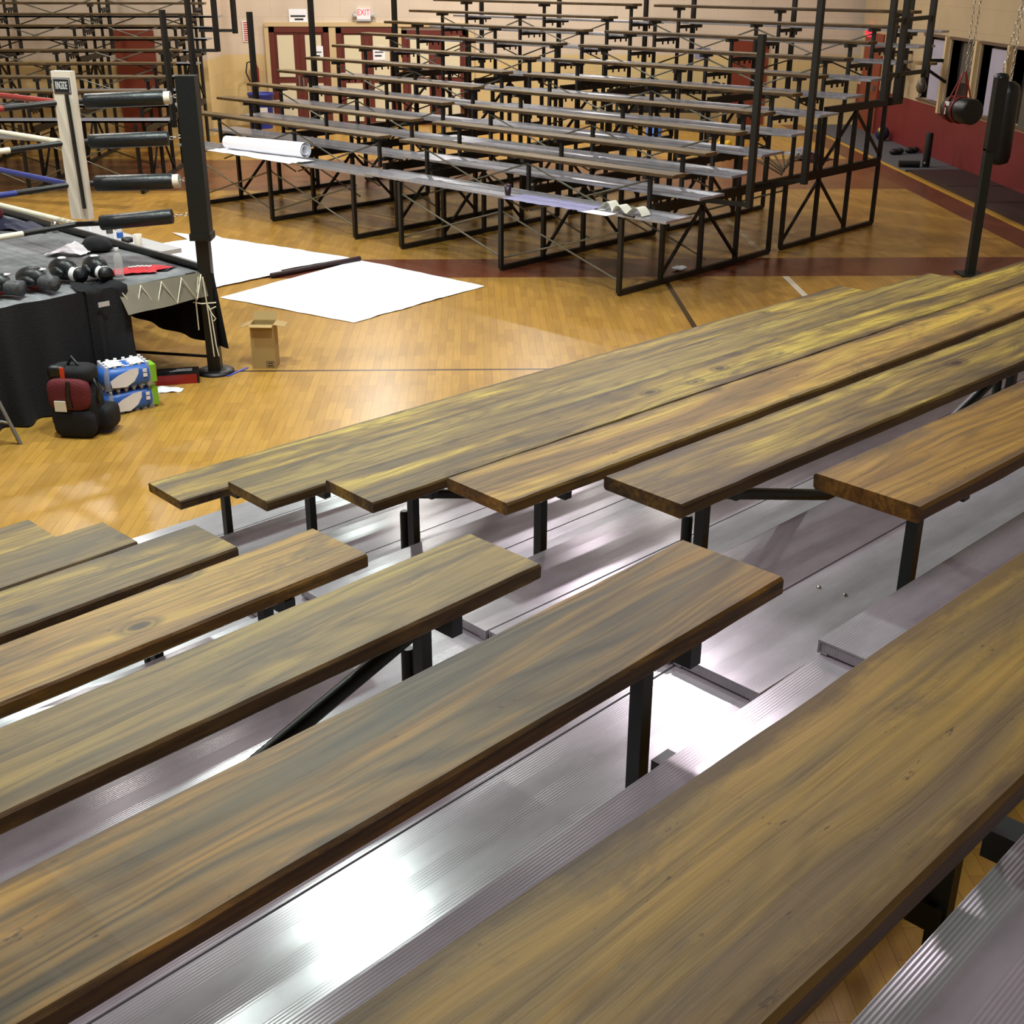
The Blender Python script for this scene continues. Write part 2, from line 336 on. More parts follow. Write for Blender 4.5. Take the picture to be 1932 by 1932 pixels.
# gym floor: strip parquet with painted lines
def floor_mat():
    m, nt, b = new('gym_parquet'); tc = nd(nt, 'ShaderNodeTexCoord'); sp = nd(nt, 'ShaderNodeSeparateXYZ'); lk(nt, tc.outputs['Object'], sp.inputs[0])
    cb = nd(nt, 'ShaderNodeCombineXYZ'); lk(nt, sp.outputs['Y'], cb.inputs['X']); lk(nt, sp.outputs['X'], cb.inputs['Y'])
    br = nd(nt, 'ShaderNodeTexBrick'); br.offset = .37; br.offset_frequency = 3; br.squash = 1.0
    br.inputs['Color1'].default_value = lin('#b08940'); br.inputs['Color2'].default_value = lin('#9b7638'); br.inputs['Mortar'].default_value = lin('#7a5526')
    br.inputs['Scale'].default_value = 1.0; br.inputs['Mortar Size'].default_value = .0012; br.inputs['Brick Width'].default_value = .46; br.inputs['Row Height'].default_value = .075; br.inputs['Bias'].default_value = -.25
    lk(nt, cb.outputs[0], br.inputs['Vector'])
    nz = nd(nt, 'ShaderNodeTexNoise', i_Scale=.55, i_Detail=6.0, i_Roughness=.6); lk(nt, tc.outputs['Object'], nz.inputs['Vector'])
    rz = ramp(nt, [(.3, (.74,.72,.72)), (.5, (1,.98,.96)), (.7, (1.1,1.06,1.0))]); lk(nt, nz.outputs['Fac'], rz.inputs[0])
    mx = nd(nt, 'ShaderNodeMix', data_type='RGBA', blend_type='MULTIPLY'); mx.inputs[0].default_value = .8
    lk(nt, br.outputs['Color'], mx.inputs[6]); lk(nt, rz.outputs[0], mx.inputs[7])
    g = nd(nt, 'ShaderNodeTexNoise', i_Scale=1.0, i_Detail=5.0); mp = nd(nt, 'ShaderNodeMapping'); mp.inputs['Scale'].default_value = (70, 3, 1)
    lk(nt, tc.outputs['Object'], mp.inputs['Vector']); lk(nt, mp.outputs[0], g.inputs['Vector'])
    rg = ramp(nt, [(.35, (.86,.84,.82)), (.6, (1.03,1.02,1.0))]); lk(nt, g.outputs['Fac'], rg.inputs[0])
    m2 = nd(nt, 'ShaderNodeMix', data_type='RGBA', blend_type='MULTIPLY'); m2.inputs[0].default_value = .7
    lk(nt, mx.outputs[2], m2.inputs[6]); lk(nt, rg.outputs[0], m2.inputs[7]); cur = m2.outputs[2]
    def rect(x0, x1, y0, y1, col, cur, op=.9):
        def cmp(sock, lo, hi):
            a = nd(nt, 'ShaderNodeMath', operation='GREATER_THAN'); lk(nt, sock, a.inputs[0]); a.inputs[1].default_value = lo
            c = nd(nt, 'ShaderNodeMath', operation='LESS_THAN'); lk(nt, sock, c.inputs[0]); c.inputs[1].default_value = hi
            d = nd(nt, 'ShaderNodeMath', operation='MULTIPLY'); lk(nt, a.outputs[0], d.inputs[0]); lk(nt, c.outputs[0], d.inputs[1]); return d
        a = cmp(sp.outputs['X'], x0, x1); c = cmp(sp.outputs['Y'], y0, y1)
        d = nd(nt, 'ShaderNodeMath', operation='MULTIPLY'); lk(nt, a.outputs[0], d.inputs[0]); lk(nt, c.outputs[0], d.inputs[1])
        e = nd(nt, 'ShaderNodeMath', operation='MULTIPLY'); lk(nt, d.outputs[0], e.inputs[0]); e.inputs[1].default_value = op
        x = nd(nt, 'ShaderNodeMix', data_type='RGBA'); lk(nt, e.outputs[0], x.inputs[0]); lk(nt, cur, x.inputs[6]); x.inputs[7].default_value = lin(col)
        return x.outputs[2]
    MR = '#5a2420'
    cur = rect(-30, 7.9, 14.77, 15.80, MR, cur)
    cur = rect(7.40, 7.90, -8, 30.6, MR, cur)
    cur = rect(-30, 7.4, 21.2, 24.8, MR, cur, .8)
    cur = rect(7.90, 8.00, -8, 30.6, '#c99a35', cur)
    cur = rect(3.76, 3.84, 13.62, 14.77, '#e2dcc4', cur)
    cur = rect(3.76, 3.84, 15.80, 18.9, '#cfc4a4', cur, .6)
    cur = rect(2.27, 2.33, 12.4, 14.77, '#241d18', cur)
    cur = rect(-2.3, 3.0, 11.01, 11.055, '#2a2024', cur)
    lk(nt, cur, b.inputs['Base Color'])
    b.inputs['Specular IOR Level'].default_value = .28
    rr = nd(nt, 'ShaderNodeMapRange'); rr.inputs['To Min'].default_value = .22; rr.inputs['To Max'].default_value = .36; lk(nt, nz.outputs['Fac'], rr.inputs['Value']); lk(nt, rr.outputs[0], b.inputs['Roughness'])
    return m
M['floor'] = floor_mat()

# painted block wall: two tones split at a height, faint block courses
def wall_mat(name, lo, hi, zsplit, block=True):
    m, nt, b = new(name); gm = nd(nt, 'ShaderNodeNewGeometry'); sp = nd(nt, 'ShaderNodeSeparateXYZ'); lk(nt, gm.outputs['Position'], sp.inputs[0])
    gt = nd(nt, 'ShaderNodeMath', operation='GREATER_THAN'); lk(nt, sp.outputs['Z'], gt.inputs[0]); gt.inputs[1].default_value = zsplit
    mx = nd(nt, 'ShaderNodeMix', data_type='RGBA'); lk(nt, gt.outputs[0], mx.inputs[0]); mx.inputs[6].default_value = lin(lo); mx.inputs[7].default_value = lin(hi)
    nz = nd(nt, 'ShaderNodeTexNoise', i_Scale=.9, i_Detail=5.0); lk(nt, gm.outputs['Position'], nz.inputs['Vector'])
    rz = ramp(nt, [(.3, (.88,.88,.88)), (.7, (1.06,1.06,1.06))]); lk(nt, nz.outputs['Fac'], rz.inputs[0])
    m2 = nd(nt, 'ShaderNodeMix', data_type='RGBA', blend_type='MULTIPLY'); m2.inputs[0].default_value = 1.0
    lk(nt, mx.outputs[2], m2.inputs[6]); lk(nt, rz.outputs[0], m2.inputs[7]); cur = m2.outputs[2]
    if block:
        ad = nd(nt, 'ShaderNodeMath', operation='ADD'); lk(nt, sp.outputs['X'], ad.inputs[0]); lk(nt, sp.outputs['Y'], ad.inputs[1])
        cb = nd(nt, 'ShaderNodeCombineXYZ'); lk(nt, ad.outputs[0], cb.inputs['X']); lk(nt, sp.outputs['Z'], cb.inputs['Y'])
        br = nd(nt, 'ShaderNodeTexBrick'); br.inputs['Color1'].default_value = (1,1,1,1); br.inputs['Color2'].default_value = (.97,.97,.97,1); br.inputs['Mortar'].default_value = (.82,.82,.82,1)
        br.inputs['Scale'].default_value = 1.0; br.inputs['Brick Width'].default_value = .8; br.inputs['Row Height'].default_value = .4; br.inputs['Mortar Size'].default_value = .006
        lk(nt, cb.outputs[0], br.inputs['Vector'])
        m3 = nd(nt, 'ShaderNodeMix', data_type='RGBA', blend_type='MULTIPLY'); m3.inputs[0].default_value = .8
        lk(nt, cur, m3.inputs[6]); lk(nt, br.outputs['Color'], m3.inputs[7]); cur = m3.outputs[2]
    lk(nt, cur, b.inputs['Base Color']); b.inputs['Roughness'].default_value = .6
    return m
M['wall_b'] = wall_mat('beige_block_wall', '#d4bc86', '#d4c4b0', 1.58)
M['wall_r'] = wall_mat('red_and_beige_wall', '#6e1a1c', '#b3a07f', .98)

# ------------------------------------------------------------------ setting
def struct(o): return tag(o, kind='structure')
struct(MB().box((-1, 12, -.1), (25, 40, .2)).build('floor', M['floor'], loc=(0, 0, 0)))
struct(MB().box((-1, 12, 8.1), (25, 40, .2)).build('ceiling', M['ceil']))
struct(MB().box((2.0, 30.77, 4), (15.6, .2, 8)).build('wall_back', M['wall_b']))
struct(MB().box((-9.7, 28.7, 4), (7.8, .2, 8)).box((-5.9, 29.77, 4), (.2, 1.95, 8)).build('wall_back_left', M['wall_b']))
struct(MB().box((-12.6, 11, 4), (.2, 36, 8)).build('wall_left', M['wall_b']))
struct(MB().box((-1, -6.1, 4), (23, .2, 8)).build('wall_front', M['wall_b']))
# right wall with four openings
WX = 9.05; OP = [(24.72, 25.95), (23.2, 24.5), (21.75, 23.0), (19.6, 21.55)]; Z0, Z1 = 1.05, 2.24
wb = MB(); wb.box((WX+.1, 12.0, Z0/2), (.2, 36.4, Z0)); wb.box((WX+.1, 12.0, (Z1+8)/2), (.2, 36.4, 8-Z1))
ys = [-6.2]+[v for a, c in sorted(OP) for v in (a, c)]+[30.2]
for i in range(0, len(ys), 2): wb.box((WX+.02, (ys[i]+ys[i+1])/2, (Z0+Z1)/2), (.04, ys[i+1]-ys[i], Z1-Z0))
struct(wb.build('wall_right', M['wall_r']))
for n, (a, c) in enumerate(OP):
    w = MB().box((WX+.18, (a+c)/2, (Z0+Z1)/2), (.02, c-a+.6, Z1-Z0+.4)).build('window_%d' % (n+1), M['dark_room']); struct(w)
    pn = MB(); L = c-a
    if n in (0, 2): pn.box((WX+.06, a+L*.36, (Z0+Z1)/2-.02), (.03, L*.66, Z1-Z0-.08)); pm = M['glass_w']
    elif n == 1: pn.box((WX+.10, a+L*.42, 1.85), (.03, L*.5, .7)); pm = M['grey_pan']
    else: pn.box((WX+.06, a+L*.4, (Z0+Z1)/2), (.03, L*.7, Z1-Z0)); pm = M['grey_pan']
    pn.build('window_pane', pm, w)
    fr = MB().box((WX-.005, (a+c)/2, Z1+.02), (.05, L+.05, .05)).box((WX-.005, (a+c)/2, Z0-.015), (.06, L+.05, .035)); fr.build('window_frame', M['brown_tr'], w)
for n, y in enumerate((24.61, 23.1, 21.65)):
    struct(MB().box((WX-.02, y, (Z0+Z1)/2-.06), (.10, .09, Z1-Z0+.2)).build('trim_%d' % (n+1), M['frame_c']))

# double doors on the back wall
def double_door(n, x0, x1, top):
    d = empty('door_%d' % n, ((x0+x1)/2, 30.66, 0)); struct(d)
    w = x1-x0; y = 30.63
    MB().box((x0+.06, y, top/2), (.12, .06, top)).box((x1-.06, y, top/2), (.12, .06, top)).box(((x0+x1)/2, y, top-.06), (w, .06, .12)).build('door_frame', M['door_br'], d)
    for s in (0, 1):
        a = x0+.12+s*(w-.24)/2; bb = a+(w-.24)/2; c = (a+bb)/2
        lf = MB().box((c, 30.645, top/2-.05), (bb-a-.006, .03, top-.12)).build('door_leaf', M['door_br'], d)
        MB().box((c+(-.04 if s == 0 else .04), 30.622, 1.55), ((bb-a)*.66, .02, .92)).box((c+(-.04 if s == 0 else .04), 30.622, .52), ((bb-a)*.66, .02, .86)).build('door_panel', M['panel_c'], lf)
        MB().box((bb-.05 if s == 0 else a+.05, 30.60, 1.0), (.03, .05, .22)).build('handle', M['grey_metal'], lf)
    return d
double_door(1, -4.73, -3.36, 2.19); double_door(2, -3.18, -1.77, 2.17); double_door(3, -1.66, -.12, 2.12)
struct(MB().box((-3.27, 30.64, 1.08), (.16, .06, 2.2)).box((-1.715, 30.64, 1.08), (.1, .06, 2.2)).box((-2.45, 30.63, 2.24), (4.75, .08, .09)).box((-4.79, 30.64, 1.1), (.1, .06, 2.2)).box((-.04, 30.64, 1.08), (.14, .06, 2.16)).build('trim_4', M['frame_c']))
d = empty('door_4', (-7.33, 28.58, 0)); struct(d)
MB().box((-7.33, 28.57, 1.1), (.86, .05, 2.2)).build('door_leaf', M['door_or'], d); MB().box((-7.02, 28.53, 1.0), (.04, .06, .12)).build('handle', M['grey_metal'], d)
d = empty('door_5', (9.02, 29.2, 0)); struct(d)
MB().box((9.03, 29.15, 1.08), (.05, 1.3, 2.1)).build('door_leaf', M['door_or'], d); MB().box((8.97, 28.7, 1.0), (.06, .04, .12)).build('handle', M['grey_metal'], d)
d = empty('door_6', (6.55, 30.64, 0)); struct(d)
MB().box((6.55, 30.64, .98), (.86, .05, 1.96)).build('door_leaf', M['door_or'], d)
MB().box((6.86, 30.60, .95), (.04, .05, .12)).build('handle', M['grey_metal'], d)

# ------------------------------------------------------------------ bleacher pieces
def plank(L, W, T, mat, seg=1, rough=0.0, seed=0):
    """board along local X, centred, top at z=0"""
    mb = MB(); ch = .006; prof = [(-W/2+ch, -T), (W/2-ch, -T), (W/2, -T+ch), (W/2, -ch), (W/2-ch, 0), (-W/2+ch, 0), (-W/2, -ch), (-W/2, -T+ch)]
    n = len(prof); vs = []
    for i in range(seg+1):
        x = -L/2+L*i/seg
        for k, (y, z) in enumerate(prof):
            dy = dz = 0
            if rough:
                q = noise.noise(Vector((x*7+seed*13, y*9, z*30+seed)))*rough
                q2 = noise.noise(Vector((x*1.1+seed*5, seed*3.1, 0)))*rough*1.2
                if k in (3, 4, 5, 6): dz = -abs(q)*.9
                dy = q*.6+q2
            vs.append((x, y+dy, z+dz))
    fs = [tuple(range(n))[::-1], tuple(range(seg*n, seg*n+n))]
    for i in range(seg):
        for k in range(n):
            k2 = (k+1) % n
            fs.append((i*n+k, i*n+k2, (i+1)*n+k2, (i+1)*n+k))
    mb.add(vs, fs); return mb
def seat_plank(c, ang, L, W, mat, seg=1, rough=0.0, seed=0, T=.04):
    o = plank(L, W, T, mat, seg, rough, seed).build('seat_plank', mat, loc=c, rz=ang)
    return o
def alu_board(c, ang, L, W=.241, T=.030, mat=None):
    """hollow plank: ribbed top plate, two side flanges, recessed end plates"""
    t = .005; mb = MB()
    mb.box((0, 0, -t/2), (L, W, t)); mb.box((0, W/2-t/2, -T/2-t/2), (L, t, T-t)); mb.box((0, -W/2+t/2, -T/2-t/2), (L, t, T-t))
    for e in (-1, 1): mb.box((e*(L/2-.004), 0, -T/2-t/2), (.004, W-2*t, T-t-.004))
    mb.box((0, W/2-.012, -T+t/2), (L, .024, t)); mb.box((0, -W/2+.012, -T+t/2), (L, .024, t))
    return mb.build('aluminium_footboard', mat or M['alu'], loc=c, rz=ang)
ORD = ['first', 'second', 'third', 'fourth', 'fifth', 'sixth', 'seventh', 'eighth', 'ninth', 'tenth', 'eleventh']

class Frames:
    """welded steel frames of one bleacher section: depth d runs uphill, w runs along the rows"""
    def __init__(s, root, at, mat, rod): s.root = root; s.at = at; s.mat = mat; s.rod = rod
    def bar(s, name, p, q, w, h=None, mat=None):
        return MB().bar(s.at(*p), s.at(*q), w, h).build(name, mat or s.mat, s.root)
    def rodd(s, name, p, q, r=.012, mat=None):
        return MB().tube([s.at(*p), s.at(*q)], r, 8).build(name, mat or s.rod, s.root)

def understructure(name, label, at, ws, d0, zF1, seatD, seatZ, rows, rise, mat, rod, tier1, tier2=None, base=((0, 3.15), (3.45, 5.95)), back=None, braces=True, brackets=True, front_x=True, tw=.05):
    root = empty(name, at(d0, ws[0], 0), label, 'bleacher frame', 'steel bleacher frames')
    F = Frames(root, at, mat, rod)
    dend = d0+base[-1][1]
    for w in ws:
        if base:
            for a, b_ in base:
                F.bar('base_rail', (d0+a, w, .035), (d0+b_, w, .035), .05, .06)
                n = max(2, int(round((b_-a)/.8))); top = tier1
                for k in range(n+1):
                    d = d0+a+(b_-a)*k/n
                    zt = top-.04 if k or a > 0 else zF1-.05
                    F.bar('post', (d, w, .03), (d, w, zt), tw)
                m_ = n//2; dm = d0+a+(b_-a)*m_/n
                F.bar('diagonal', (dm, w, top-.1), (d0+a+(b_-a)*(m_-1)/n, w, .1), .032)
                if m_+1 <= n: F.bar('diagonal', (dm, w, top-.1), (d0+a+(b_-a)*(m_+1)/n, w, .1), .032)
            F.bar('beam', (d0+.57, w, tier1-.03), (dend, w, tier1-.03), .06, .11)
        if tier2:
            t2z, t2d = tier2
            F.bar('beam', (t2d, w, t2z-.04), (dend+.15, w, t2z-.04), .06, .10)
            for k in range(5):
                d = t2d+(dend-t2d)*k/4
                F.bar('post', (d, w, tier1), (d, w, t2z-.06), tw)
            dm = t2d+(dend-t2d)/2
            F.bar('diagonal', (dm, w, t2z-.1), (t2d, w, tier1+.05), .032); F.bar('diagonal', (dm, w, t2z-.1), (dend, w, tier1+.05), .032)
        for i in range(rows):
            d = seatD(i); z = seatZ(i)
            zb = tier1-.02 if not tier2 or d < tier2[1]+.3 else tier2[0]-.04
            if not base: zb = z-.62
            pw = .042 if tier2 else .03
            F.bar('seat_post', (d, w, min(zb, z-.3)), (d, w, z-.045), pw)
            F.bar('seat_bracket', (d-(.125 if tier2 else .10), w, z-.062), (d+(.125 if tier2 else .115), w, z-.062), .055 if tier2 else .03, .042)
            if brackets:
                zf = z-.25-.045
                F.bar('board_bracket', (d+.05, w, zf-.03), (d+.62, w, zf-.03), .05, .05)
                if base:
                    [MB().box(at(d+q, w, zf-.075), (.025,.025,.05)).build('bracket_hook', mat, root) for q in (.22, .36, .5)]
        if back:
            F.bar('back_post', (dend+.43, w, t2z-.04), (dend+.43, w, back), .06); F.bar('beam', (dend, w, t2z-.04), (dend+.46, w, t2z-.04), .06, .10)
    if braces:
        for j in range(len(ws)-1):
            a, b_ = ws[j], ws[j+1]
            if front_x:
                F.rodd('cross_brace', (d0+.02, a, .16), (d0+.02, b_, zF1-.2)); F.rodd('cross_brace', (d0+.05, b_, .16), (d0+.05, a, zF1-.2))
                F.rodd('cross_brace', (d0+1.7, a, .16), (d0+1.7, b_, tier1-.15)); F.rodd('cross_brace', (d0+3.4, b_, .16), (d0+3.4, a, tier1-.15))
            for i in range(2 if not base else 0, rows, 2):
                d = seatD(i); z = seatZ(i)
                r_ = .011 if base else .017; mt = rod if base else mat
                F.rodd('cross_brace', (d+.03, a, z-.10), (d+.03, b_, z-.68), r_, mt); F.rodd('cross_brace', (d-.02, b_, z-.10), (d-.02, a, z-.68), r_, mt)
    return root, F

# ---- near bleacher -------------------------------------------------------
NZ = lambda i: 1.491+.1828*i            # seat top of row i (0 = lowest)
NV = lambda i: 4.2226-.61*i
ang = pi/2-AN
tone = ['w_olive', 'w_orange2', 'w_olive', 'w_yellow', 'w_olive2', 'w_orange', 'w_orange2']
toneR = ['w_olive', 'w_olive2', 'w_olive', 'w_yellow', 'w_olive', 'w_amber']
GN = 'wooden seat planks of the close bleacher'
for i in range(6):
    U1 = 1.79+.005*i; L = 4.95
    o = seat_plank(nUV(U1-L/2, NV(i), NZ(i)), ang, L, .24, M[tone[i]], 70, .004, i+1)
    tag(o, 'stained wooden seat plank left of the gap, %s row up from the gym floor' % ORD[i], 'seat plank', GN)
sl = -.048
for i in range(6):
    L = 5.1; th = math.atan(sl); U0, V0 = 2.305, NV(i)-.015
    c = nUV(U0+L/2*cos(th), V0+L/2*sin(th), NZ(i))
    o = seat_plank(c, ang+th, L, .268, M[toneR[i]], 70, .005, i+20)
    tag(o, 'stained wooden seat plank right of the gap, %s row up from the gym floor' % ORD[i], 'seat plank', GN)
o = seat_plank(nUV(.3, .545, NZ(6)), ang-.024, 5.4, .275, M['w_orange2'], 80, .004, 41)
tag(o, 'broad brown seat plank nearest the viewer, crossing the whole lower right', 'seat plank', GN)
# footboards F_1..F_8 : pairs of ribbed aluminium boards
GA = 'ribbed aluminium footboards of the close bleacher'
for i in range(9):
    z = NZ(i-1)-.25; vf = (NV(i-1) if i < 8 else NV(7)+.0)-.095
    if i == 7: vf = .455
    if i == 8: vf = .455-.61
    for k in range(2):
        v = vf-.1225-.247*k; pos = 'front' if k == 0 else 'rear'
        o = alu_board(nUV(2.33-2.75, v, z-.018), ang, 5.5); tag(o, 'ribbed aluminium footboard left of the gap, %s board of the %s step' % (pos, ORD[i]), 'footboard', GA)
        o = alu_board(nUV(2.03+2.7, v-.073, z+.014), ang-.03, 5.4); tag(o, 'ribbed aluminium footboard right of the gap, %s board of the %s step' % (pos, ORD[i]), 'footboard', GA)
atN = lambda d, w, z: nUV(w, -d+(-.03*(w-2.305) if w > 2.2 else 0), z)
for nm, ws, lab in (('bleacher_frame', [-2.21, -.33, 1.555], 'dark green steel posts and braces under the seat planks left of the gap'), ('bleacher_frame', [2.59, 4.47, 6.35], 'dark green steel posts and braces under the seat planks right of the gap')):
    root, F = understructure(nm, lab, atN, ws, -4.73, 1.058, lambda i: -NV(i), NZ, 7, .1828, M['steel'], M['steel'], .86, None, base=((0, 2.6),), brackets=True, front_x=False, braces=False)
    for i in (2, 4):
        for j in range(2):
            a, b_ = ws[j], ws[j+1]
            for s in (0, 1):
                p, q = (a, b_) if s == 0 else (b_, a)
                F.rodd('cross_brace', (-NV(i)+.03-.02*s, p, NZ(i)-.09), (-NV(i)+.03-.02*s, q, NZ(i)-.66), .018, M['steel'])
    for i in (2, 4, 6):
        for w in ws: MB().lathe(atN(-NV(i)-.05, w, NZ(i)-.45), [(.016, 0), (.016, .26), (.012, .27)], 12).build('coupling_stub', M['steel'], root)
# bolts on the boards
for k, (u, v, z) in enumerate([(2.35, 1.35, NZ(4)-.227), (2.52, 1.52, NZ(4)-.227), (2.15, 1.15, NZ(5)-.227), (2.3, 1.0, NZ(5)-.227)]):
    pass

def attach(o, p):
    """parent a world-built mesh to a rotated object, keeping it where it is"""
    pm = Matrix.Translation(p.location) @ Matrix.Rotation(p.rotation_euler.z, 4, 'Z')
    w_ = Matrix.Translation(Vector(o['_w'])); o.parent = p; o.matrix_basis = pm.inverted() @ w_
    return o
BOLTS = ((1.37, 1.00, 6, 'front', 'left'), (2.56, 1.38, 5, 'rear', 'right'), (2.57, 1.31, 5, 'rear', 'right'))
def near_board(word, side): return [q for q in COL.objects if q.get('label', '').startswith('ribbed aluminium footboard '+side) and word in q.get('label', '')][0]
for (u, v, i, k, side) in BOLTS:
    bd = near_board('%s board of the %s step' % (k, ORD[i]), side); z = NZ(i-1)-.25+(.014 if side == 'right' else -.018)
    attach(MB().ell(nUV(u, v, z+.001), (.007, .007, .005), 10, 6).build('bolt', M['chrome']), bd)
bd = near_board('front board of the seventh step', 'right'); k_ = MB(); zc = NZ(5)-.25+.014-.015
for t, (dy, dz, hz_) in enumerate(((.0, 0, .014), (.014, .003, .01), (.03, -.002, .014), (.045, .002, .01), (.058, 0, .012))):
    k_.box(nUV(2.0285, NV(5)-.095-.1525+.03-dy, zc+dz), (.002, .006, hz_), ang)
attach(k_.build('ink_mark', M['ink']), bd)

# ---- far bleacher --------------------------------------------------------
FZ = lambda i: 1.3525+.1749*i
FU = lambda i: 11.46+.61*i
angF = atan2(sin(AF), -cos(AF))
GF = 'weathered seat planks of the far bleacher'; GFA = 'aluminium footboards of the far bleacher'
for i in range(10):
    for s, (v0, v1) in enumerate(((8.17+.012*i, 12.68), (13.1, 17.75))):
        o = seat_plank(fUV(FU(i), (v0+v1)/2, FZ(i)), angF, v1-v0, .24, M['w_far'], 1, 0, 0)
        tag(o, 'weathered seat plank in the far bleacher, %s row up, %s half' % (ORD[i], ('barrel-bag side', 'double-door side')[s]), 'seat plank', GF)
for i in range(11):
    z = FZ(i-1)-.25; u = FU(i-1)+.095
    for s, (v0, v1) in enumerate(((7.95, 12.95), (12.8, 17.45))):
        for k in range(2 if i < 10 else 1):
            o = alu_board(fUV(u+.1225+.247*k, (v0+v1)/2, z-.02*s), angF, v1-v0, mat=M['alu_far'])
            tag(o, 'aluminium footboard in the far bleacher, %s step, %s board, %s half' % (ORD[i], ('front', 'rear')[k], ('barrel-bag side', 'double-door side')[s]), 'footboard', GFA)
atF = lambda d, w, z: fUV(d, w, z)
for ws, lab in (([8.57, 10.44, 12.27], 'dark steel scaffold frame under the far bleacher half beside the hanging barrel bag'), ([13.22, 15.11, 17.0], 'dark steel scaffold frame under the far bleacher half beside the double doors')):
    root, F = understructure('bleacher_frame', lab, atF, ws, 10.96, .93, FU, FZ, 10, .1749, M['steel_far'], M['galv'], .94, (1.76, 15.25), back=3.6)
    if ws[0] < 9:
        for d, z0, z1, v in ((12.34, .92, 2.79, 7.8), (13.53, 1.05, 4.2, 7.8), (15.3, 1.9, 4.2, 7.8), (15.65, 1.9, 4.2, 7.8), (16.4, 2.12, 3.9, 7.8)):
            F.bar('rail_post', (d, v, z0), (d, v, z1), .07)
        F.bar('rail', (15.3, 7.8, 2.2), (16.4, 7.8, 2.2), .05); F.bar('rail', (15.3, 7.8, 2.85), (16.4, 7.8, 2.87), .05)
        for u, z in ((12.34, .95), (13.53, 1.1)): F.bar('rail', (u, 7.8, z), (u, 8.57, .93), .05)
    else:
        for d, z0, z1, v in ((12.83, .9, 2.78, 17.9), (14.1, 1.0, 4.2, 17.9), (16.0, 1.3, 4.2, 17.9)):
            F.bar('rail_post', (d, v, z0), (d, v, z1), .075); F.bar('rail', (d, v, z0+.45), (d, 17.0, z0+.45), .045)

# ---- bleacher behind the ring -------------------------------------------
LZ = lambda i: 1.59+.177*i
LY = lambda i: 21.4+.61*i
GL = 'weathered seat planks of the bleacher behind the ring'; GLA = 'aluminium footboards of the bleacher behind the ring'
for i in range(9):
    o = seat_plank(Vector((-5.15-2.35, LY(i), LZ(i))), 0, 4.7, .24, M['w_far']); tag(o, 'weathered seat plank behind the boxing ring, %s row up' % ORD[i], 'seat plank', GL)
for i in range(9):
    z = LZ(i-1)-.25; y = LY(i-1)+.095
    for k in range(2):
        o = alu_board(Vector((-4.95-2.45, y+.1225+.247*k, z)), 0, 4.9, mat=M['alu_far']); tag(o, 'aluminium footboard behind the boxing ring, %s step, %s board' % (ORD[i], ('front', 'rear')[k]), 'footboard', GLA)
o = alu_board(Vector((-6.6, 20.05, .99)), -.35, 2.2, mat=M['alu_far']); tag(o, 'loose aluminium board slanting out in front of the bleacher behind the ring', 'board')
atL = lambda d, w, z: Vector((w, d, z))
root, F = understructure('bleacher_frame', 'dark steel scaffold frame under the bleacher behind the boxing ring', atL, [-5.5, -7.35, -9.2], 20.87, 1.16, LY, LZ, 9, .177, M['steel_far'], M['galv'], .98, (1.9, 24.5), base=((0, 3.15), (3.4, 5.6)), back=4.2)
for d, z0, z1, x in ((21.0, 1.05, 2.83, -4.9), (21.6, 1.3, 4.2, -4.62), (22.9, 2.1, 4.4, -4.45), (23.9, 2.35, 4.6, -4.3)):
    F.bar('rail_post', (d, x, z0), (d, x, z1), .075)
F.bar('rail', (22.9, -4.95, 2.12), (22.9, -4.45, 2.12), .05); F.bar('rail', (23.9, -4.95, 2.4), (23.9, -4.3, 2.4), .05)
#@@REST
# ------------------------------------------------------------------ boxing ring
RC = (5.9, 9.6)                      # ring corner in near axes (U, V)
M['apron'] = plain('dirty_apron_cloth', '#6f6a5c', .8, 0, .2, 5)
ring = empty('boxing_ring', nUV(RC[0], RC[1], 0), 'raised boxing ring with grey canvas, black skirt and padded corner post', 'boxing ring')
rU = lambda a, b_, z: nUV(RC[0]-a, RC[1]+b_, z)     # a: along the front edge, b: into the ring
def cz(a, b_): return .97+.012*noise.noise(Vector((a*1.5, b_*1.5, 0)))-.03*max(0, 1-min(a, b_)/.12)
MB().grid(lambda i, j: rU(6*i, 6*j, cz(6*i, 6*j)), 60, 60).build('canvas', M['canvas'], ring)
# grey laced apron at the corner, front side
MB().grid(lambda i, j: rU(.02+.85*i, -.03-.16*j*(.4+.6*i), .95-.21*j+.004*sin(i*9)*j), 24, 5).build('apron', M['apron'], ring)
pts = []
for k in range(9): pts.append(rU(.06+.1*k, -.07-.06*(k % 2), .94 if k % 2 == 0 else .74))
MB().tube(pts, .007, 6).build('lacing_cord', M['rope_w'], ring)
MB().box(rU(3.0, .12, .9), (6, .1, .1), ang).box(rU(.12, 3.0, .9), (.1, 6, .1), ang).build('deck_frame', M['steel_far'], ring)
# black skirt, front (from a = .85 to 6) and right side (lifted)
def skirt(i, j):
    a = .80+5.2*i; f = .05*sin(a*15+2.4*sin(a*3))*(.3+j)+.05*sin(a*4.1)*j
    return rU(a, -.04-f-.06*j, .955*(1-j)+.012)
MB().grid(skirt, 200, 10).build('skirt', M['black'], ring)
def skirt2(i, j):
    b_ = -.16+6*i; f = .02*sin(b_*13)*(.3+j)
    zb = .24+.1*max(0, b_-.6)*.5 if b_ < 2.4 else .33
    return rU(-.02-f-.10*j*max(0, 1-i*5), b_, .95*(1-j)+zb*j)
MB().grid(skirt2, 120, 8).build('skirt', M['black'], ring)
MB().grid(lambda i, j: rU(.3+5.5*i, 5.9, .95*(1-j)+.01), 30, 4).grid(lambda i, j: rU(5.9, .1+5.8*i, .95*(1-j)+.01), 30, 4).build('skirt', M['black'], ring)
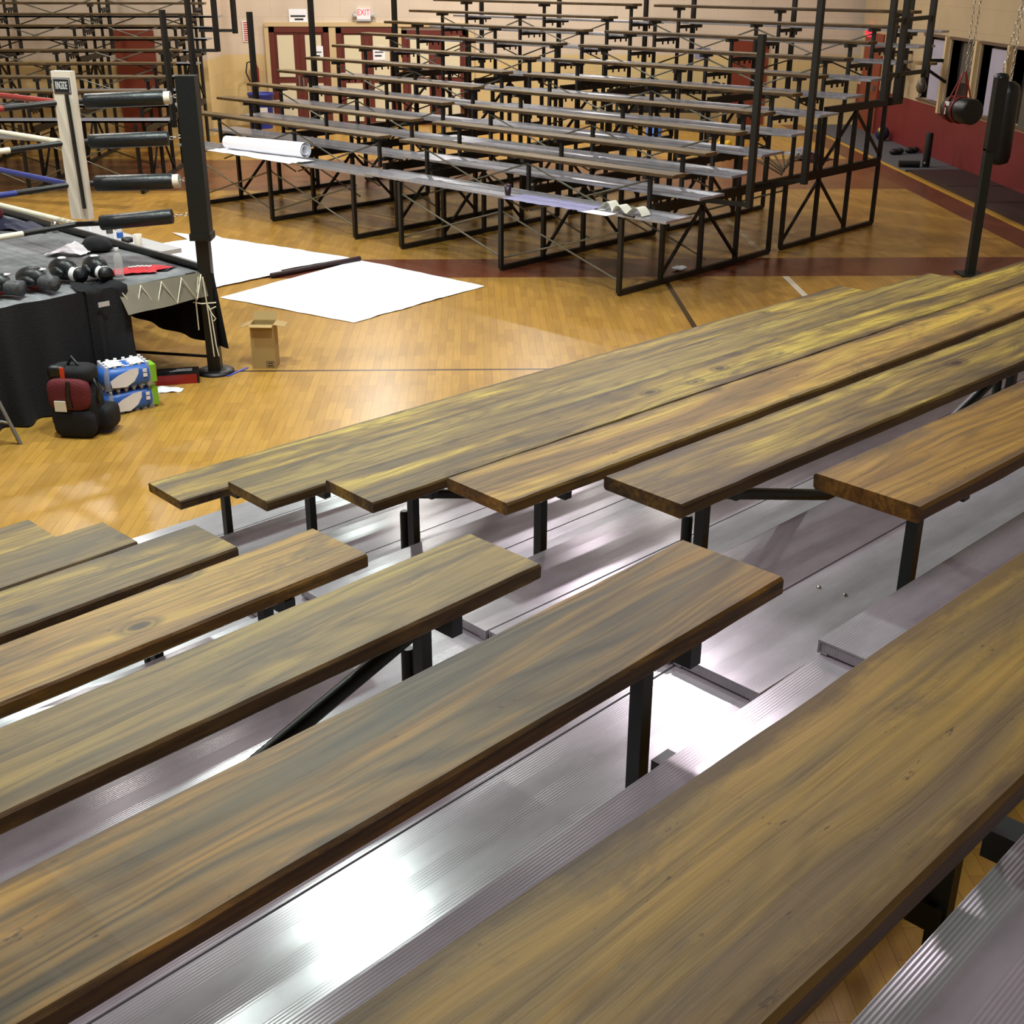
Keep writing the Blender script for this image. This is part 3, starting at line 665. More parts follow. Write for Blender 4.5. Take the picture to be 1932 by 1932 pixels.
MB().tube([rU(.0, 6*k/12, .985+.004*sin(k*2)) for k in range(13)], .035, 8).build('edge_roll', M['black_v'], ring)
# black cloth draped over the edge with a small label
def drape(i, j):
    a = .78+.38*i; s = j*1.35; t = min(s, .25)
    if s < .25: return rU(a+.04*sin(j*9), .22-s, .985+.02*sin(i*9+j*6))
    return rU(a+.03*sin(i*12)*j, -.06-.045*sin(i*10)*(.3+j), .985-(s-.25)*.87)
# post at the corner
PX, PY = -2.42, 11.0
post = MB().box((PX, PY, .62), (.115, .115, 1.24), .0); post.build('corner_post', M['black_p'], ring)
MB().box((PX, PY, 1.93), (.165, .165, 1.36), 0).box((PX, PY, 1.265), (.19, .19, .06), 0).build('post_padding', M['black_v'], ring)
MB().lathe((PX, PY, 0), [(.17, 0), (.17, .025), (.1, .03)], 28).build('base_plate', M['black_p'], ring)
MB().box((PX+.2, PY+.0, .004), (.025, .3, .006), -.5).build('floor_tape', M['tape_b'], ring)
# four turnbuckle pads, links, ropes
PZ = (2.43, 2.10, 1.74, 1.44); LZ_ = (2.405, 2.075, 1.725, 1.385)
for k in range(4):
    r_ = (.062, .062, .068, .066)[k]; A = Vector((-3.29, 10.97, LZ_[k])); B = Vector((-2.62 if k < 3 else -2.66, 10.98, PZ[k]))
    pd = MB().tube([A, A.lerp(B, .02), A.lerp(B, .98), B], r_, 20, rr=[r_*.9, r_, r_, r_*.93]).build('turnbuckle_pad', M['black_v'], ring)
    if k in (0, 2): MB().tube([B, B+Vector((.055, 0, .003))], r_*.86, 18).build('pad_cap', M['white_v'], pd)
    for t in range(4):
        c = B.lerp(Vector((PX-.06, PY, PZ[k]+.02)), (t+.6)/4)
        MB().tube([c+Vector((.02*cos(q*pi/5), .012*sin(q*pi/5)*(t % 2), .012*sin(q*pi/5)*((t+1) % 2))) for q in range(11)], .004, 5).build('chain_link', M['chrome'], ring)
    C = Vector((-3.50, 10.97, LZ_[k]-.01)); D = C+nUV(-.5, 0, -.015)
    MB().tube([A, C, D], .024, 10).build('rope_end_wrap', M['black_p'], ring)
    mt = (M['red_v'], M['rope_w'], M['blue_v'], M['rope_w'])[k]
    E1 = C+nUV(-6, 0, -.03); E2 = C+nUV(0, 6, .0)
    MB().tube([C.lerp(E1, .083)-Vector((0,0,.012)), C.lerp(E1, .5)-Vector((0, 0, .04)), E1], .025, 10).build('rope', mt, ring)
    MB().tube([C, C.lerp(E2, .5)-Vector((0, 0, .04)), E2], .025, 10).build('rope', mt, ring)
# white corner pad with a framed name plate and black strap
Mt = Matrix.Rotation(radians(-18), 3, 'Z')
cp = MB().box((-3.43, 10.94, 2.04), (.185, .07, 1.22), M=Mt).build('corner_pad', M['white_v'], ring)
def on_pad(x, z, out): return Vector((-3.43, 10.94, 0))+Mt @ Vector((x, -.035-out, z))
MB().box(on_pad(0, 2.535, .002), (.165, .004, .125), M=Mt).build('name_plate', M['ink'], cp)
MB().box(on_pad(0, 2.535, .004), (.152, .004, .112), M=Mt).build('plate_border', M['white_i'], cp)
MB().box(on_pad(0, 2.535, .006), (.146, .004, .106), M=Mt).build('plate_field', M['ink'], cp)
text('lettering', 'RINGSIDE', M['white_i'], cp, .088, on_pad(0, 2.535, .011), (radians(90), 0, radians(-18)), sx=.30)
MB().bar(on_pad(.045, 2.47, .02), on_pad(.075, 1.53, .03), .034, .02).build('strap', M['black_p'], ring)
# loose cords hanging at the corner
for pts in ([(-2.46, 10.86, .93), (-2.5, 10.84, .70), (-2.5, 10.84, .45)], [(-2.42, 10.85, .93), (-2.40, 10.84, .6), (-2.385, 10.84, .2)], [(-2.53, 10.86, .70), (-2.45, 10.84, .69), (-2.33, 10.88, .69)],
            [(-2.41, 10.87, .69), (-2.38, 10.85, .62), (-2.36, 10.85, .3), (-2.345, 10.85, .2)], [(-2.41, 10.87, .69), (-2.37, 10.84, .6), (-2.34, 10.85, .55), (-2.36, 10.85, .53)], [(-2.41, 10.87, .62), (-2.33, 10.85, .66)]):
    MB().tube(pts, .006, 6).build('loose_cord', M['rope_w'], ring)
MB().tube([(-3.86, 9.66, .95), (-3.84, 9.62, .72), (-3.86, 9.61, .6)], .008, 6).build('loose_cord', M['rope_w'], ring)
# under-deck bracing at the foot
MB().bar((-2.48, 11.05, .14), rU(1.6, 2.2, .2), .022).build('deck_brace', M['steel_far'], ring)

# things lying on the canvas
def glove(loc, rz, name, label, main, cuff, palm, tilt=0):
    g = empty(name, loc, label, 'boxing glove', 'boxing gloves on the canvas')
    Mx = Matrix.Rotation(rz, 3, 'Z') @ Matrix.Rotation(tilt, 3, 'X'); P = Vector(loc)
    def puff(v): return Vector((v.x, v.y*(1+.8*v.x), v.z*(1.08-.9*v.x)))
    MB().ell(P+Mx @ Vector((.06, 0, .098)), (.15, .098, .088), 22, 14, M=Mx, fn=puff).build('fist', main, g)
    MB().ell(P+Mx @ Vector((.03, .092, .085)), (.09, .036, .045), M=Mx).build('thumb', main, g)
    MB().tube([P+Mx @ Vector((-.05, 0, .075)), P+Mx @ Vector((-.10, 0, .072)), P+Mx @ Vector((-.15, 0, .07)), P+Mx @ Vector((-.185, 0, .068)), P+Mx @ Vector((-.17, 0, .068))], .06, 20, rr=[.066, .062, .062, .066, .05]).build('cuff', cuff, g)
    MB().ell(P+Mx @ Vector((.065, -.012, .055)), (.142, .098, .056), M=Mx).build('palm', palm, g)
    return P, Mx, g
M['mesh_g'] = plain('grey_patterned_vinyl', '#45474a', .5, 0, .8, 60)
for p, rz, lab in (((-3.86, 9.98, .985), 2.9, 'black boxing glove with red palm lying at the canvas edge, patterned cuff'), ((-3.63, 10.17, .985), 2.7, 'black boxing glove with red palm, the farther of the patterned pair')):
    P, Mx, g = glove(p, rz, 'boxing_glove', lab, M['black_v'], M['mesh_g'], M['red_v'])
    MB().box(P+Mx @ Vector((-.03, -.02, .172)), (.07, .06, .006), M=Mx).build('label_patch', M['white_i'], g)
for p, rz, lab in (((-3.48, 10.50, .985), 2.5, 'black boxing glove with white wrist band beside the draped jacket'), ((-3.24, 10.56, .985), 2.2, 'black boxing glove with white letters on its band, next to the clear bottle')):
    P, Mx, g = glove(p, rz, 'boxing_glove', lab, M['black_v'], M['black_v'], M['black_p'])
    MB().tube([P+Mx @ Vector((-.085, 0, .073)), P+Mx @ Vector((-.145, 0, .07))], .0645, 20).build('wrist_band', M['white_i'], g)
    for t in range(4): MB().box(P+Mx @ Vector((-.093-.013*t, .0, .135)), (.007, .04, .006), M=Mx).build('band_letter', M['ink'], g)
    MB().ell(P+Mx @ Vector((.06, .0, .186)), (.045, .035, .012), M=Mx).build('emblem', M['white_i'], g)
jk = MB().grid(lambda i, j: drape(i, j), 20, 40).build('jacket', M['black']); tag(jk, 'black jacket draped over the ring edge beside the black and white gloves', 'jacket')
MB().box(rU(1.05, -.13, .86), (.10, .006, .04), ang).build('label_patch', M['greyplas'], jk).location -= Vector((0, 0, 0))
def bottle(loc, label, s=1.0, lab=None, group='water bottles'):
    b_ = empty('water_bottle', loc, label, 'water bottle', group)
    MB().lathe(loc, [(.030*s, 0), (.033*s, .01*s), (.033*s, .06*s), (.030*s, .075*s), (.033*s, .09*s), (.033*s, .15*s), (.022*s, .185*s), (.013*s, .2*s), (.013*s, .215*s)], 16).build('bottle_body', M['clear'], b_)
    MB().lathe(Vector(loc)+Vector((0, 0, .21*s)), [(.016*s, 0), (.016*s, .018*s)], 12).build('bottle_cap', M['white_i'], b_)
    if lab: MB().lathe(Vector(loc)+Vector((0, 0, .085*s)), [(.0338*s, 0), (.0338*s, .055*s)], 16).build('bottle_label', lab, b_)
    return b_
bottle((-3.07, 10.58, .985), 'clear plastic water bottle standing on the ring canvas before the red shirt', 1.15)
def cloth(name, poly_fn, mat, label, cat, nu=24, nv=16, th=.0):
    o = MB().grid(poly_fn, nu, nv).build(name, mat); tag(o, label, cat); return o
def shirt_fn(i, j):
    a = -1+2*i; b_ = -1+2*j
    w = .24*(1+.15*sin(b_*4)); P = Vector((-2.98, 10.86, 0)) + Vector((a*w*.9+b_*.06, b_*.13+a*.06, 0))
    return Vector((P.x, P.y, .99+.035*(1-a*a)*(1-b_*b_)+.012*noise.noise(Vector((a*3, b_*3, 1)))))
sh = cloth('shirt', shirt_fn, M['red_c'], 'folded red shirt with white script lettering on the ring canvas', 'shirt')
cu = MB().tube([Vector((-3.05+.011*k, 10.80+.003*k+.012*sin(k*1.9), 1.034+.004*cos(k*1.9)-.0004*abs(k-8)**1.3)) for k in range(18)], .0055, 5).build('script_lettering', M['white_i'])
cu.parent = sh; cu.location = Vector(cu['_w'])-Vector(sh['_w'])
nv_ = cloth('towel', lambda i, j: Vector((-2.86+.26*(i-.5)+.05*j, 10.90+.2*(j-.5)+.08*i, .984+.012*sin(i*7)*sin(j*5))), M['navy'], 'dark navy cloth under the red shirt near the corner post', 'cloth')
# caps
def cap(loc, rz, mat, label, squash=.6):
    c = empty('cap', loc, label, 'cap'); Mx = Matrix.Rotation(rz, 3, 'Z'); P = Vector(loc)
    MB().ell(P+Vector((0, 0, .01)), (.16, .13, .16*squash), M=Mx, fn=lambda v: Vector((v.x, v.y, max(v.z, -.005)+.01*noise.noise(v*20)))).build('crown', mat, c)
    MB().grid(lambda i, j: P+Mx @ Vector((.11+.13*j*(1-.5*(2*i-1)**2), .12*(2*i-1), .03-.015*j+.015*(1-(2*i-1)**2))), 12, 5).build('brim', mat, c)
cap((-3.60, 11.78, .985), 2.7, M['black'], 'black cap lying on the ring canvas beside a white cloth', .75)
cloth('cloth', lambda i, j: Vector((-3.84+.34*(i-.5)+.06*j, 11.60+.22*(j-.5), .99+.09*(1-abs(2*i-1))*(.4+j*.6)+.02*noise.noise(Vector((i*4, j*4, 3))))), M['white_c'], 'crumpled white cloth next to the black cap on the canvas', 'cloth')
MB().lathe((-3.40, 12.12, .985), [(.055, 0), (.055, .04), (.022, .042), (.022, .02)], 20).build('tape_roll', M['black_p']); tag(bpy.data.objects['tape_roll'], 'black roll of tape standing at the ring edge', 'tape roll')
g = empty('boxing_glove', (-4.95, 12.9, .985), 'dark red boxing glove behind the ring ropes at the picture edge', 'boxing glove', 'boxing gloves on the canvas')
MB().ell((-4.98, 12.9, 1.13), (.13, .1, .1)).build('fist', M['maroon_c'], g); MB().ell((-4.9, 12.85, 1.22), (.06, .05, .06)).build('thumb', M['maroon_c'], g); MB().tube([(-5.05, 12.9, 1.08), (-5.25, 12.95, 1.05)], .07, 12).build('cuff', M['maroon_c'], g)
cloth('jacket', lambda i, j: Vector((-5.15+.8*i, 12.85+.3*j-.25*i, .985+.13*sin(pi*j)*(1-i*.9)+.04*noise.noise(Vector((i*5, j*5, 7))))), M['navy'], 'crumpled dark purple jacket at the far ring edge under the red glove', 'jacket')
g = MB().lathe((-4.28, 12.72, .985), [(.04, 0), (.045, .03), (.04, .07), (.02, .1), (.012, .11)], 16).build('steel_bell', M['chrome']); tag(g, 'small shiny round bell at the ring edge below the white rope', 'bell')

# ------------------------------------------------------------------ folding table with bottles
tb = empty('folding_table', nUV(6.43, 12.35, 0), 'pale grey plastic folding table beyond the ring edge', 'table')
MB().box(nUV(6.43, 12.4, .73), (.74, 1.95, .045), ang).build('table_top', M['greyplas'], tb)
for v in (11.7, 13.1):
    lg = MB(); lg.bar(nUV(6.15, v, 0), nUV(6.15, v, .71), .03).bar(nUV(6.7, v, 0), nUV(6.7, v, .71), .03).bar(nUV(6.15, v, .3), nUV(6.7, v, .3), .025); lg.build('leg_frame', M['grey_metal'], tb)
ZT = .753
bottle(nUV(6.42, 11.98, ZT), 'clear water bottle on the folding table, next to the foam cup', 1.0, M['blue_l'])
bottle(nUV(6.45, 12.25, ZT), 'water bottle with dark drink on the folding table', 1.05, M['grey_pan'])
bottle(nUV(6.30, 12.42, ZT), 'empty crumpled clear bottle on the folding table', .9)
c = MB().lathe(nUV(6.55, 11.85, ZT), [(.032, 0), (.045, .12), (.041, .12), (.03, .01)], 18).build('foam_cup', M['white_v']); tag(c, 'pale foam cup at the front of the folding table', 'cup')
cloth('paper_sheet', lambda i, j: nUV(6.3+.28*(i-.5), 12.75+.4*(j-.5), ZT+.006+.004*sin(i*6)), M['white_p'], 'white paper lying on the far part of the folding table', 'paper')

# ------------------------------------------------------------------ floor clutter by the ring
bp = empty('backpack', (-3.2, 9.42, 0), 'red and black backpack standing on the floor before the ring skirt', 'backpack')
B0 = Vector((-3.2, 9.42, 0)); Mb = Matrix.Rotation(radians(-8), 3, 'Z')
def bx(v): return B0+Mb @ Vector(v)
def rbox(c, d, k=.25, n=6, M_=None):
    """soft-cornered box"""
    mb = MB(); 
    def f(v):
        e = 4.0; q = Vector((v.x/d[0], v.y/d[1], v.z/d[2])); s = (abs(q.x)**e+abs(q.y)**e+abs(q.z)**e)**(1/e)
        return Vector((q.x/s*d[0], q.y/s*d[1], q.z/s*d[2])) if s > 1e-6 else v
    return mb.ell(c, d, 28, 16, M=M_ or Mb, fn=f)
rbox(bx((0, 0, .21)), (.20, .13, .21)).build('body', M['black'], bp)
rbox(bx((.0, -.11, .36)), (.17, .06, .13)).build('red_panel', M['maroon_c'], bp)
rbox(bx((.02, -.12, .12)), (.17, .05, .115)).build('front_pocket', M['black'], bp)
rbox(bx((0, .0, .50)), (.18, .12, .07)).build('top_flap', M['black'], bp)
rbox(bx((-.09, -.07, .53)), (.075, .05, .05)).build('top_pouch', M['black_v'], bp)
MB().box(bx((-.03, -.12, .53)), (.035, .01, .09), M=Mb).build('orange_tab', M['orange'], bp)
MB().box(bx((-.055, -.178, .275)), (.095, .01, .085), M=Mb).build('paper_tag', M['cream_paper'], bp)
MB().tube([bx((.03, -.175, .48)), bx((.02, -.18, .36)), bx((.03, -.175, .26))], .016, 8).build('strap', M['black_v'], bp)
MB().tube([bx((.17, -.02, .46)), bx((.22, -.06, .40)), bx((.21, -.06, .30)), bx((.17, .0, .26))], .014, 8).build('strap', M['black_v'], bp)
MB().tube([bx((-.03, -.02, .56)), bx((.02, -.03, .64)), bx((.07, -.02, .56))], .014, 8).build('carry_handle', M['black_v'], bp)
rbox(bx((.21, .06, .13)), (.075, .12, .10)).build('side_pocket', M['black'], bp)
# two shrink-wrapped cases of water bottles, stacked
for n, (z0, lab) in enumerate(((0, 'lower shrink-wrapped case of water bottles standing on the floor behind the backpack'), (.21, 'upper shrink-wrapped case of water bottles stacked behind the backpack'))):
    wc = empty('water_case', (-2.98, 10.02, z0), lab, 'water case', 'stacked water cases')
    W0 = Vector((-2.98+.01*n, 10.02, z0)); Mw = Matrix.Rotation(radians(38-6*n), 3, 'Z')
    for a in range(6):
        for b_ in range(4):
            p = W0+Mw @ Vector((-.175+.068*a, -.105+.07*b_, .002))
            bt = MB().lathe(p, [(.031, 0), (.032, .08), (.030, .13), (.016, .175), (.013, .19)], 10).build('bottle', M['clear'], wc)
            MB().lathe(p+Vector((0, 0, .188)), [(.015, 0), (.015, .014)], 8).build('bottle_cap', M['white_i'], bt)
    wr = MB()
    rbox(W0+Mw @ Vector((0, 0, .095)), (.222, .152, .094), M_=Mw).build('shrink_wrap', M['blue_l'], wc)
    def onw(x, z, o=.153): return W0+Mw @ Vector((x, -o, z))
    # printed front: white sweep, green end, small square marks
    sw = [(-.16, .03), (-.04, .02), (.03, .06), (.07, .12), (.075, .17), (.0, .165), (-.10, .13), (-.17, .09)]
    k = MB(); k.add([onw(x, z) for x, z in sw], [tuple(range(len(sw)))]); k.build('print_sweep', M['white_i'], wc)
    k = MB(); k.box(W0+Mw @ Vector((.20, -.06, .095)), (.055, .14, .15), M=Mw); k.build('print_end', M['green'], wc)
    k = MB(); k.box(onw(.125, .14, .154), (.035, .003, .03), M=Mw).box(onw(.125, .10, .154), (.035, .003, .03), M=Mw); k.build('print_mark', M['white_i'], wc)
    if n: MB().grid(lambda i, j: W0+Mw @ Vector((-.15+.3*i, -.1+.2*j, .192+.006*sin(i*9))), 10, 6).build('print_top', M['white_i'], wc)
rb = empty('cardboard_tray', (-2.7, 10.75, 0), 'long flat red and black box on the floor under the ring corner', 'box')
Mr = Matrix.Rotation(radians(12), 3, 'Z')
MB().box((-2.72, 10.74, .045), (.36, .2, .09), M=Mr).build('box_body', M['red_p'], rb)
MB().box((-2.705, 10.745, .092), (.37, .205, .006), M=Mr).box((-2.53, 10.775, .05), (.012, .2, .085), M=Mr).build('box_lid', M['black_p'], rb)
for k in range(3): MB().box((-2.68+.01*k, 10.74+.03*k, .0965), (.2-.03*k, .012, .001), M=Mr).build('print_line', M['greyplas'], rb)
cl = cloth('towel', lambda i, j: Vector((-2.78+.34*(i-.5), 10.47+.13*(j-.5)*(1.2-abs(i-.5)), .008+.035*(1-abs(2*i-1))*(1-abs(2*j-1))+.012*noise.noise(Vector((i*6, j*6, 5))))), M['white_c'], 'crumpled white cloth on the floor before the red box', 'cloth')
MB().tube([(-2.93, 10.45, .012), (-3.0, 10.40, .01), (-3.06, 10.30, .01), (-3.12, 10.22, .01)], .012, 6).build('cloth_strap', M['white_c'], None).parent = cl
s_ = [o for o in COL.objects if o.name.startswith('cloth_strap')][-1]; s_.location = Vector(s_['_w'])-Vector(cl['_w'])
# open cardboard carton
cb = empty('cardboard_box', (-1.98, 11.17, 0), 'tall open cardboard box standing on the gym floor right of the ring post', 'box')
C0 = Vector((-1.98, 11.19, 0)); w, dd, hh = .215, .17, .42; Mc = Matrix.Rotation(radians(-3), 3, 'Z')
cx = lambda v: C0+Mc @ Vector(v)
b_ = MB()
for sx_ in (-1, 1): b_.box(cx((sx_*w/2, 0, hh/2)), (.006, dd, hh), M=Mc); b_.box(cx((0, sx_*dd/2, hh/2)), (w, .006, hh), M=Mc)
b_.box(cx((0, 0, .005)), (w, dd, .006), M=Mc); b_.build('carton', M['card'], cb)
def flap(p, q, out, drop, name='flap'):
    p, q = Vector(p), Vector(q); k = MB(); o_ = Vector(out)
    k.add([cx(p), cx(q), cx(q+o_), cx(p+o_), cx(p+Vector((0,0,.004))), cx(q+Vector((0,0,.004))), cx(q+o_+Vector((0,0,.004))), cx(p+o_+Vector((0,0,.004)))], [(0,1,2,3),(7,6,5,4),(0,4,5,1),(1,5,6,2),(2,6,7,3),(3,7,4,0)]); k.build(name, M['card'], cb)
flap((-w/2, -dd/2, hh), (w/2, -dd/2, hh), (0, -.06, -.012), 0); flap((-w/2, dd/2, hh), (w/2, dd/2, hh), (0, .05, .07), 0)
flap((-w/2, -dd/2, hh), (-w/2, dd/2, hh), (-.11, 0, -.035), 0); flap((w/2, -dd/2, hh), (w/2, dd/2, hh), (.11, 0, -.02), 0)
ic = MB()
for dx, dz, sx_, sz in ((0, .027, .075, .003), (0, -.027, .075, .003), (-.036, 0, .003, .055), (.036, 0, .003, .055), (0, .01, .05, .008), (0, -.012, .05, .008)):
    ic.box(cx((.058+dx, -dd/2-.004, .045+dz)), (sx_, .002, sz), M=Mc)
ic.build('printed_symbol', M['ink'], cb)
# folding chair, only its leg reaches into the picture
fc = empty('folding_chair', (-4.0, 9.05, 0), 'grey metal folding chair cut by the picture edge', 'chair')
MB().tube([(-3.60, 9.15, 0), (-3.76, 9.18, .45), (-3.80, 9.2, .52)], .016, 10).tube([(-3.96, 8.85, 0), (-4.12, 8.9, .45)], .016, 10).tube([(-3.84, 9.0, .2), (-3.72, 9.15, .19), (-3.66, 9.16, .17)], .012, 8).build('leg', M['grey_metal'], fc)
MB().tube([(-4.15, 9.3, 0), (-3.86, 9.18, .48)], .016, 10).build('leg', M['grey_metal'], fc)
MB().ell((-4.0, 9.12, .47), (.2, .2, .02)).build('seat', M['grey_metal'], fc)

# white paper sheets on the floor
def sheet(name, corners, label, z=.006, wav=.008, mat='white_p', curl=None):
    c = [Vector((x, y, z)) for x, y in corners]
    def fn(i, j):
        p = c[0].lerp(c[1], i).lerp(c[3].lerp(c[2], i), j)
        e = (1-i)*(1-j)*0; n_ = noise.noise(Vector((i*3, j*3, z*90)))*wav
        ed = .05*max(0, (i-.93)/.07)**2*noise.noise(Vector((j*9, 3, 0)))+.0
        return p+Vector((.03*noise.noise(Vector((j*7, i*7, 2))) if i in (0, 1) or j in (0, 1) else 0, 0, abs(n_)+abs(ed)*.3))
    o = MB().grid(fn, 30, 30).build(name, M[mat]); tag(o, label, 'paper', 'white sheets on the gym floor'); return o
sheet('paper_sheet', [(-2.91, 13.82), (-1.29, 12.70), (.11, 14.30), (-1.49, 15.76)], 'big square white paper sheet on the floor nearest the bleachers')
sheet('paper_sheet', [(-4.28, 17.57), (-3.40, 17.1), (-1.62, 15.86), (-2.6, 15.02)], 'white paper sheet on the floor with its rolled dark edge', .012)
sheet('paper_sheet', [(-4.9, 16.3), (-3.6, 17.3), (-2.35, 15.0), (-3.25, 14.05)], 'white paper sheet on the floor right behind the ring post', .018)
rl = MB().tube([(-2.47, 14.78, .032), (-1.48, 15.72, .034)], .032, 14).build('paper_roll', M['mat_m']); tag(rl, 'thin dark brown roll along the edge of the rear white paper sheet', 'roll')

# ------------------------------------------------------------------ things on the far bleacher
zb = .93
rp_ = empty('paper_roll', fUV(11.1, 15.2, zb), 'thick white roll of paper lying on the lowest far footboard', 'paper roll')
P0, P1 = fUV(11.18, 14.5, zb+.13), fUV(11.02, 16.2, zb+.11)
MB().tube([P0, P0.lerp(P1, .5), P1], .105, 24, caps=False, rr=[.105, .1, .09]).build('outer_sheet', M['white_p'], rp_)
MB().tube([P0, P1], .07, 18, caps=False).build('inner_turn', M['white_p'], rp_)
MB().grid(lambda i, j: fUV(10.72+.45*j, 14.3+2.0*i, zb+.006+.02*abs(noise.noise(Vector((i*5, j*4, 2))))), 24, 8).build('loose_end', M['white_p'], rp_)
o = MB().grid(lambda i, j: fUV(10.75+.42*j, 8.98+1.25*i, zb+.004+.016*abs(noise.noise(Vector((i*6, j*4, 9))))), 24, 8).build('plastic_film', M['lav_paper']); tag(o, 'sheet of lavender film lying on the lowest far footboard beside the cup', 'film')
def zig(i, j):
    v = 8.9-.62*i; z = zb+.012+.10*abs(sin(i*pi*3.0))*(1-.25*i)
    return fUV(10.93+.16*j+.03*sin(i*9), v, z)
o = MB().grid(zig, 60, 4).build('paper_strip', M['cream_paper']); tag(o, 'folded zigzag strip of pale paper near the end of the lowest far footboard', 'paper')
o = MB().grid(lambda i, j: fUV(10.74+.2*j, 8.62+.42*i, zb+.003), 6, 4).build('paper_strip', M['white_p']); tag(o, 'small bright paper hanging flat at the front edge of the lowest far footboard', 'paper')
o = MB().tube([fUV(10.86, 8.32, zb+.014), fUV(10.92, 8.52, zb+.014)], .014, 8).build('marker_pen', M['black_p']); tag(o, 'black marker pen beside the folded paper strip', 'pen')
o = MB().lathe(fUV(11.0, 10.36, zb), [(.033, 0), (.046, .125), (.043, .125), (.03, .008)], 18).build('plastic_cup', plain('dark_drink_cup', '#2b1d2a', .3)); tag(o, 'dark plastic cup standing on the lowest far footboard', 'cup')

# ------------------------------------------------------------------ back wall fittings
fe = empty('fire_extinguisher', (-5.12, 30.5, .86), 'red fire extinguisher hanging on the back wall', 'fire extinguisher')
MB().lathe((-5.12, 30.575, .86), [(.08, 0), (.095, .02), (.095, .42), (.06, .5), (.03, .53)], 18).build('cylinder', M['red_p'], fe)
MB().lathe((-5.12, 30.5, 1.38), [(.03, 0), (.03, .06), (.045, .07), (.045, .12)], 12).build('valve', M['chrome'], fe)
MB().tube([(-5.12, 30.45, 1.45), (-5.26, 30.42, 1.42), (-5.30, 30.42, 1.2), (-5.22, 30.42, 1.0)], .016, 8).build('hose', M['rubber'], fe)
MB().box((-5.12, 30.402, 1.16), (.1, .004, .16)).build('label_patch', M['white_i'], fe)
sg = MB().box((-5.27, 30.655, 2.09), (.15, .01, .46)).build('extinguisher_sign', M['white_i']); tag(sg, 'narrow red and white sign on the wall above the extinguisher', 'sign')
k = MB()
for t in range(9): k.box((-5.27, 30.647, 1.90+.047*t), (.09, .006, .022))
k.build('red_letters', M['red_i'], sg)
sg = MB().box((-4.04, 30.655, 2.43), (.42, .01, .28)).build('paper_sign', M['white_p']); tag(sg, 'white printed paper sign on the wall above the first double door', 'sign')
MB().box((-4.04, 30.647, 2.42), (.34, .006, .035)).box((-4.02, 30.647, 2.35), (.2, .006, .035)).build('printed_line', M['ink'], sg)
for x, z, lab in ((-3.64, 1.62, 'white notice taped on the right leaf of the first double door'), (-2.2, 1.62, 'white notice taped on the right leaf of the middle double door')):
    sg = MB().box((x, 30.607, z), (.28, .008, .30)).build('paper_notice', M['white_p']); tag(sg, lab, 'notice')
    MB().box((x, 30.60, z+.02), (.2, .004, .02)).box((x-.02, 30.60, z-.06), (.16, .004, .03)).build('printed_line', M['ink'], sg)
sg = MB().box((5.42, 30.667, 1.62), (.36, .01, .24)).build('paper_notice', M['lav_paper']); tag(sg, 'pale violet notice on the back wall left of the rust red door', 'notice')
ex = empty('exit_sign', (-2.52, 30.62, 2.43), 'white exit sign with red letters and twin emergency lamps over the double doors', 'exit sign')
MB().box((-2.52, 30.62, 2.47), (.31, .09, .23)).build('sign_box', M['white_i'], ex)
MB().box((-2.52, 30.61, 2.335), (.33, .11, .05)).build('lamp_base', M['greyplas'], ex)
text('lettering', 'EXIT', M['exit'], ex, .18, (-2.52, 30.572, 2.50), (radians(90), 0, 0), .002, .8)
for s in (-1, 1): MB().tube([(-2.52+s*.18, 30.62, 2.42), (-2.52+s*.25, 30.58, 2.44)], .045, 12).build('lamp_head', M['greyplas'], ex)
ex = empty('exit_sign', (9.02, 29.6, 2.06), 'small glowing red exit sign above the rust door in the far corner', 'exit sign')
MB().box((8.99, 29.55, 2.14), (.07, .30, .2)).build('sign_box', M['exit'], ex)
text('lettering', 'EXIT', M['red_i'], ex, .12, (8.95, 29.55, 2.14), (radians(90), 0, radians(-90)), .001, .8)
bn = empty('recycling_bin', (-4.95, 30.1, 0), 'blue recycling bin against the back wall below the extinguisher', 'bin')
MB().lathe((-4.95, 30.1, 0), [(.23, 0), (.29, .72), (.31, .74), (.31, .78), (.28, .78), (.27, .7), (.2, .05)], 24).build('bin_body', M['blue_bin'], bn)
MB().box((-4.87, 29.82, .42), (.2, .01, .12)).build('bin_label', M['white_i'], bn)

# ------------------------------------------------------------------ right side: mats, bags, weights
o = MB().box((8.53, 26.7, .02), (1.04, 7.2, .04)).build('gym_mat', M['mat_g']); tag(o, 'grey gym mat laid along the foot of the red wall', 'mat')
o = MB().box((8.56, 19.9, .03), (.98, 6.2, .06)).build('gym_mat', M['mat_m']); tag(o, 'dark maroon folding mat along the red wall near the pole', 'mat')
for y in (18.0, 19.55, 21.1): MB().box((8.56, y, .062), (.98, .02, .006)).build('mat_seam', M['rubber'], o)
o = MB().lathe((8.50, 23.45, .04), [(.065, 0), (.068, .01), (.068, .60), (.06, .62)], 18).build('foam_roller', M['rubber']); tag(o, 'black foam roller standing upright on the grey mat', 'foam roller')
MB().ell((8.45, 23.385, .12), (.016, .01, .016)).build('white_spot', M['white_i'], o)
o = MB().tube([(7.98, 23.45, .10), (8.36, 23.40, .10)], .06, 14).build('foam_roller', M['rubber']); tag(o, 'black foam roller lying flat on the grey mat', 'foam roller')
for x, y, lab in ((8.42, 25.1, 'pair of black hand pads lying on the grey mat'), (8.8, 25.3, 'black dumbbell lying on the grey mat by the wall')):
    o = MB().ell((x, y, .10), (.10, .08, .06)).ell((x+.14, y+.1, .10), (.09, .08, .06)).tube([(x, y, .1), (x+.14, y+.1, .1)], .025, 8).build('dumbbell', M['rubber']); tag(o, lab, 'dumbbell')
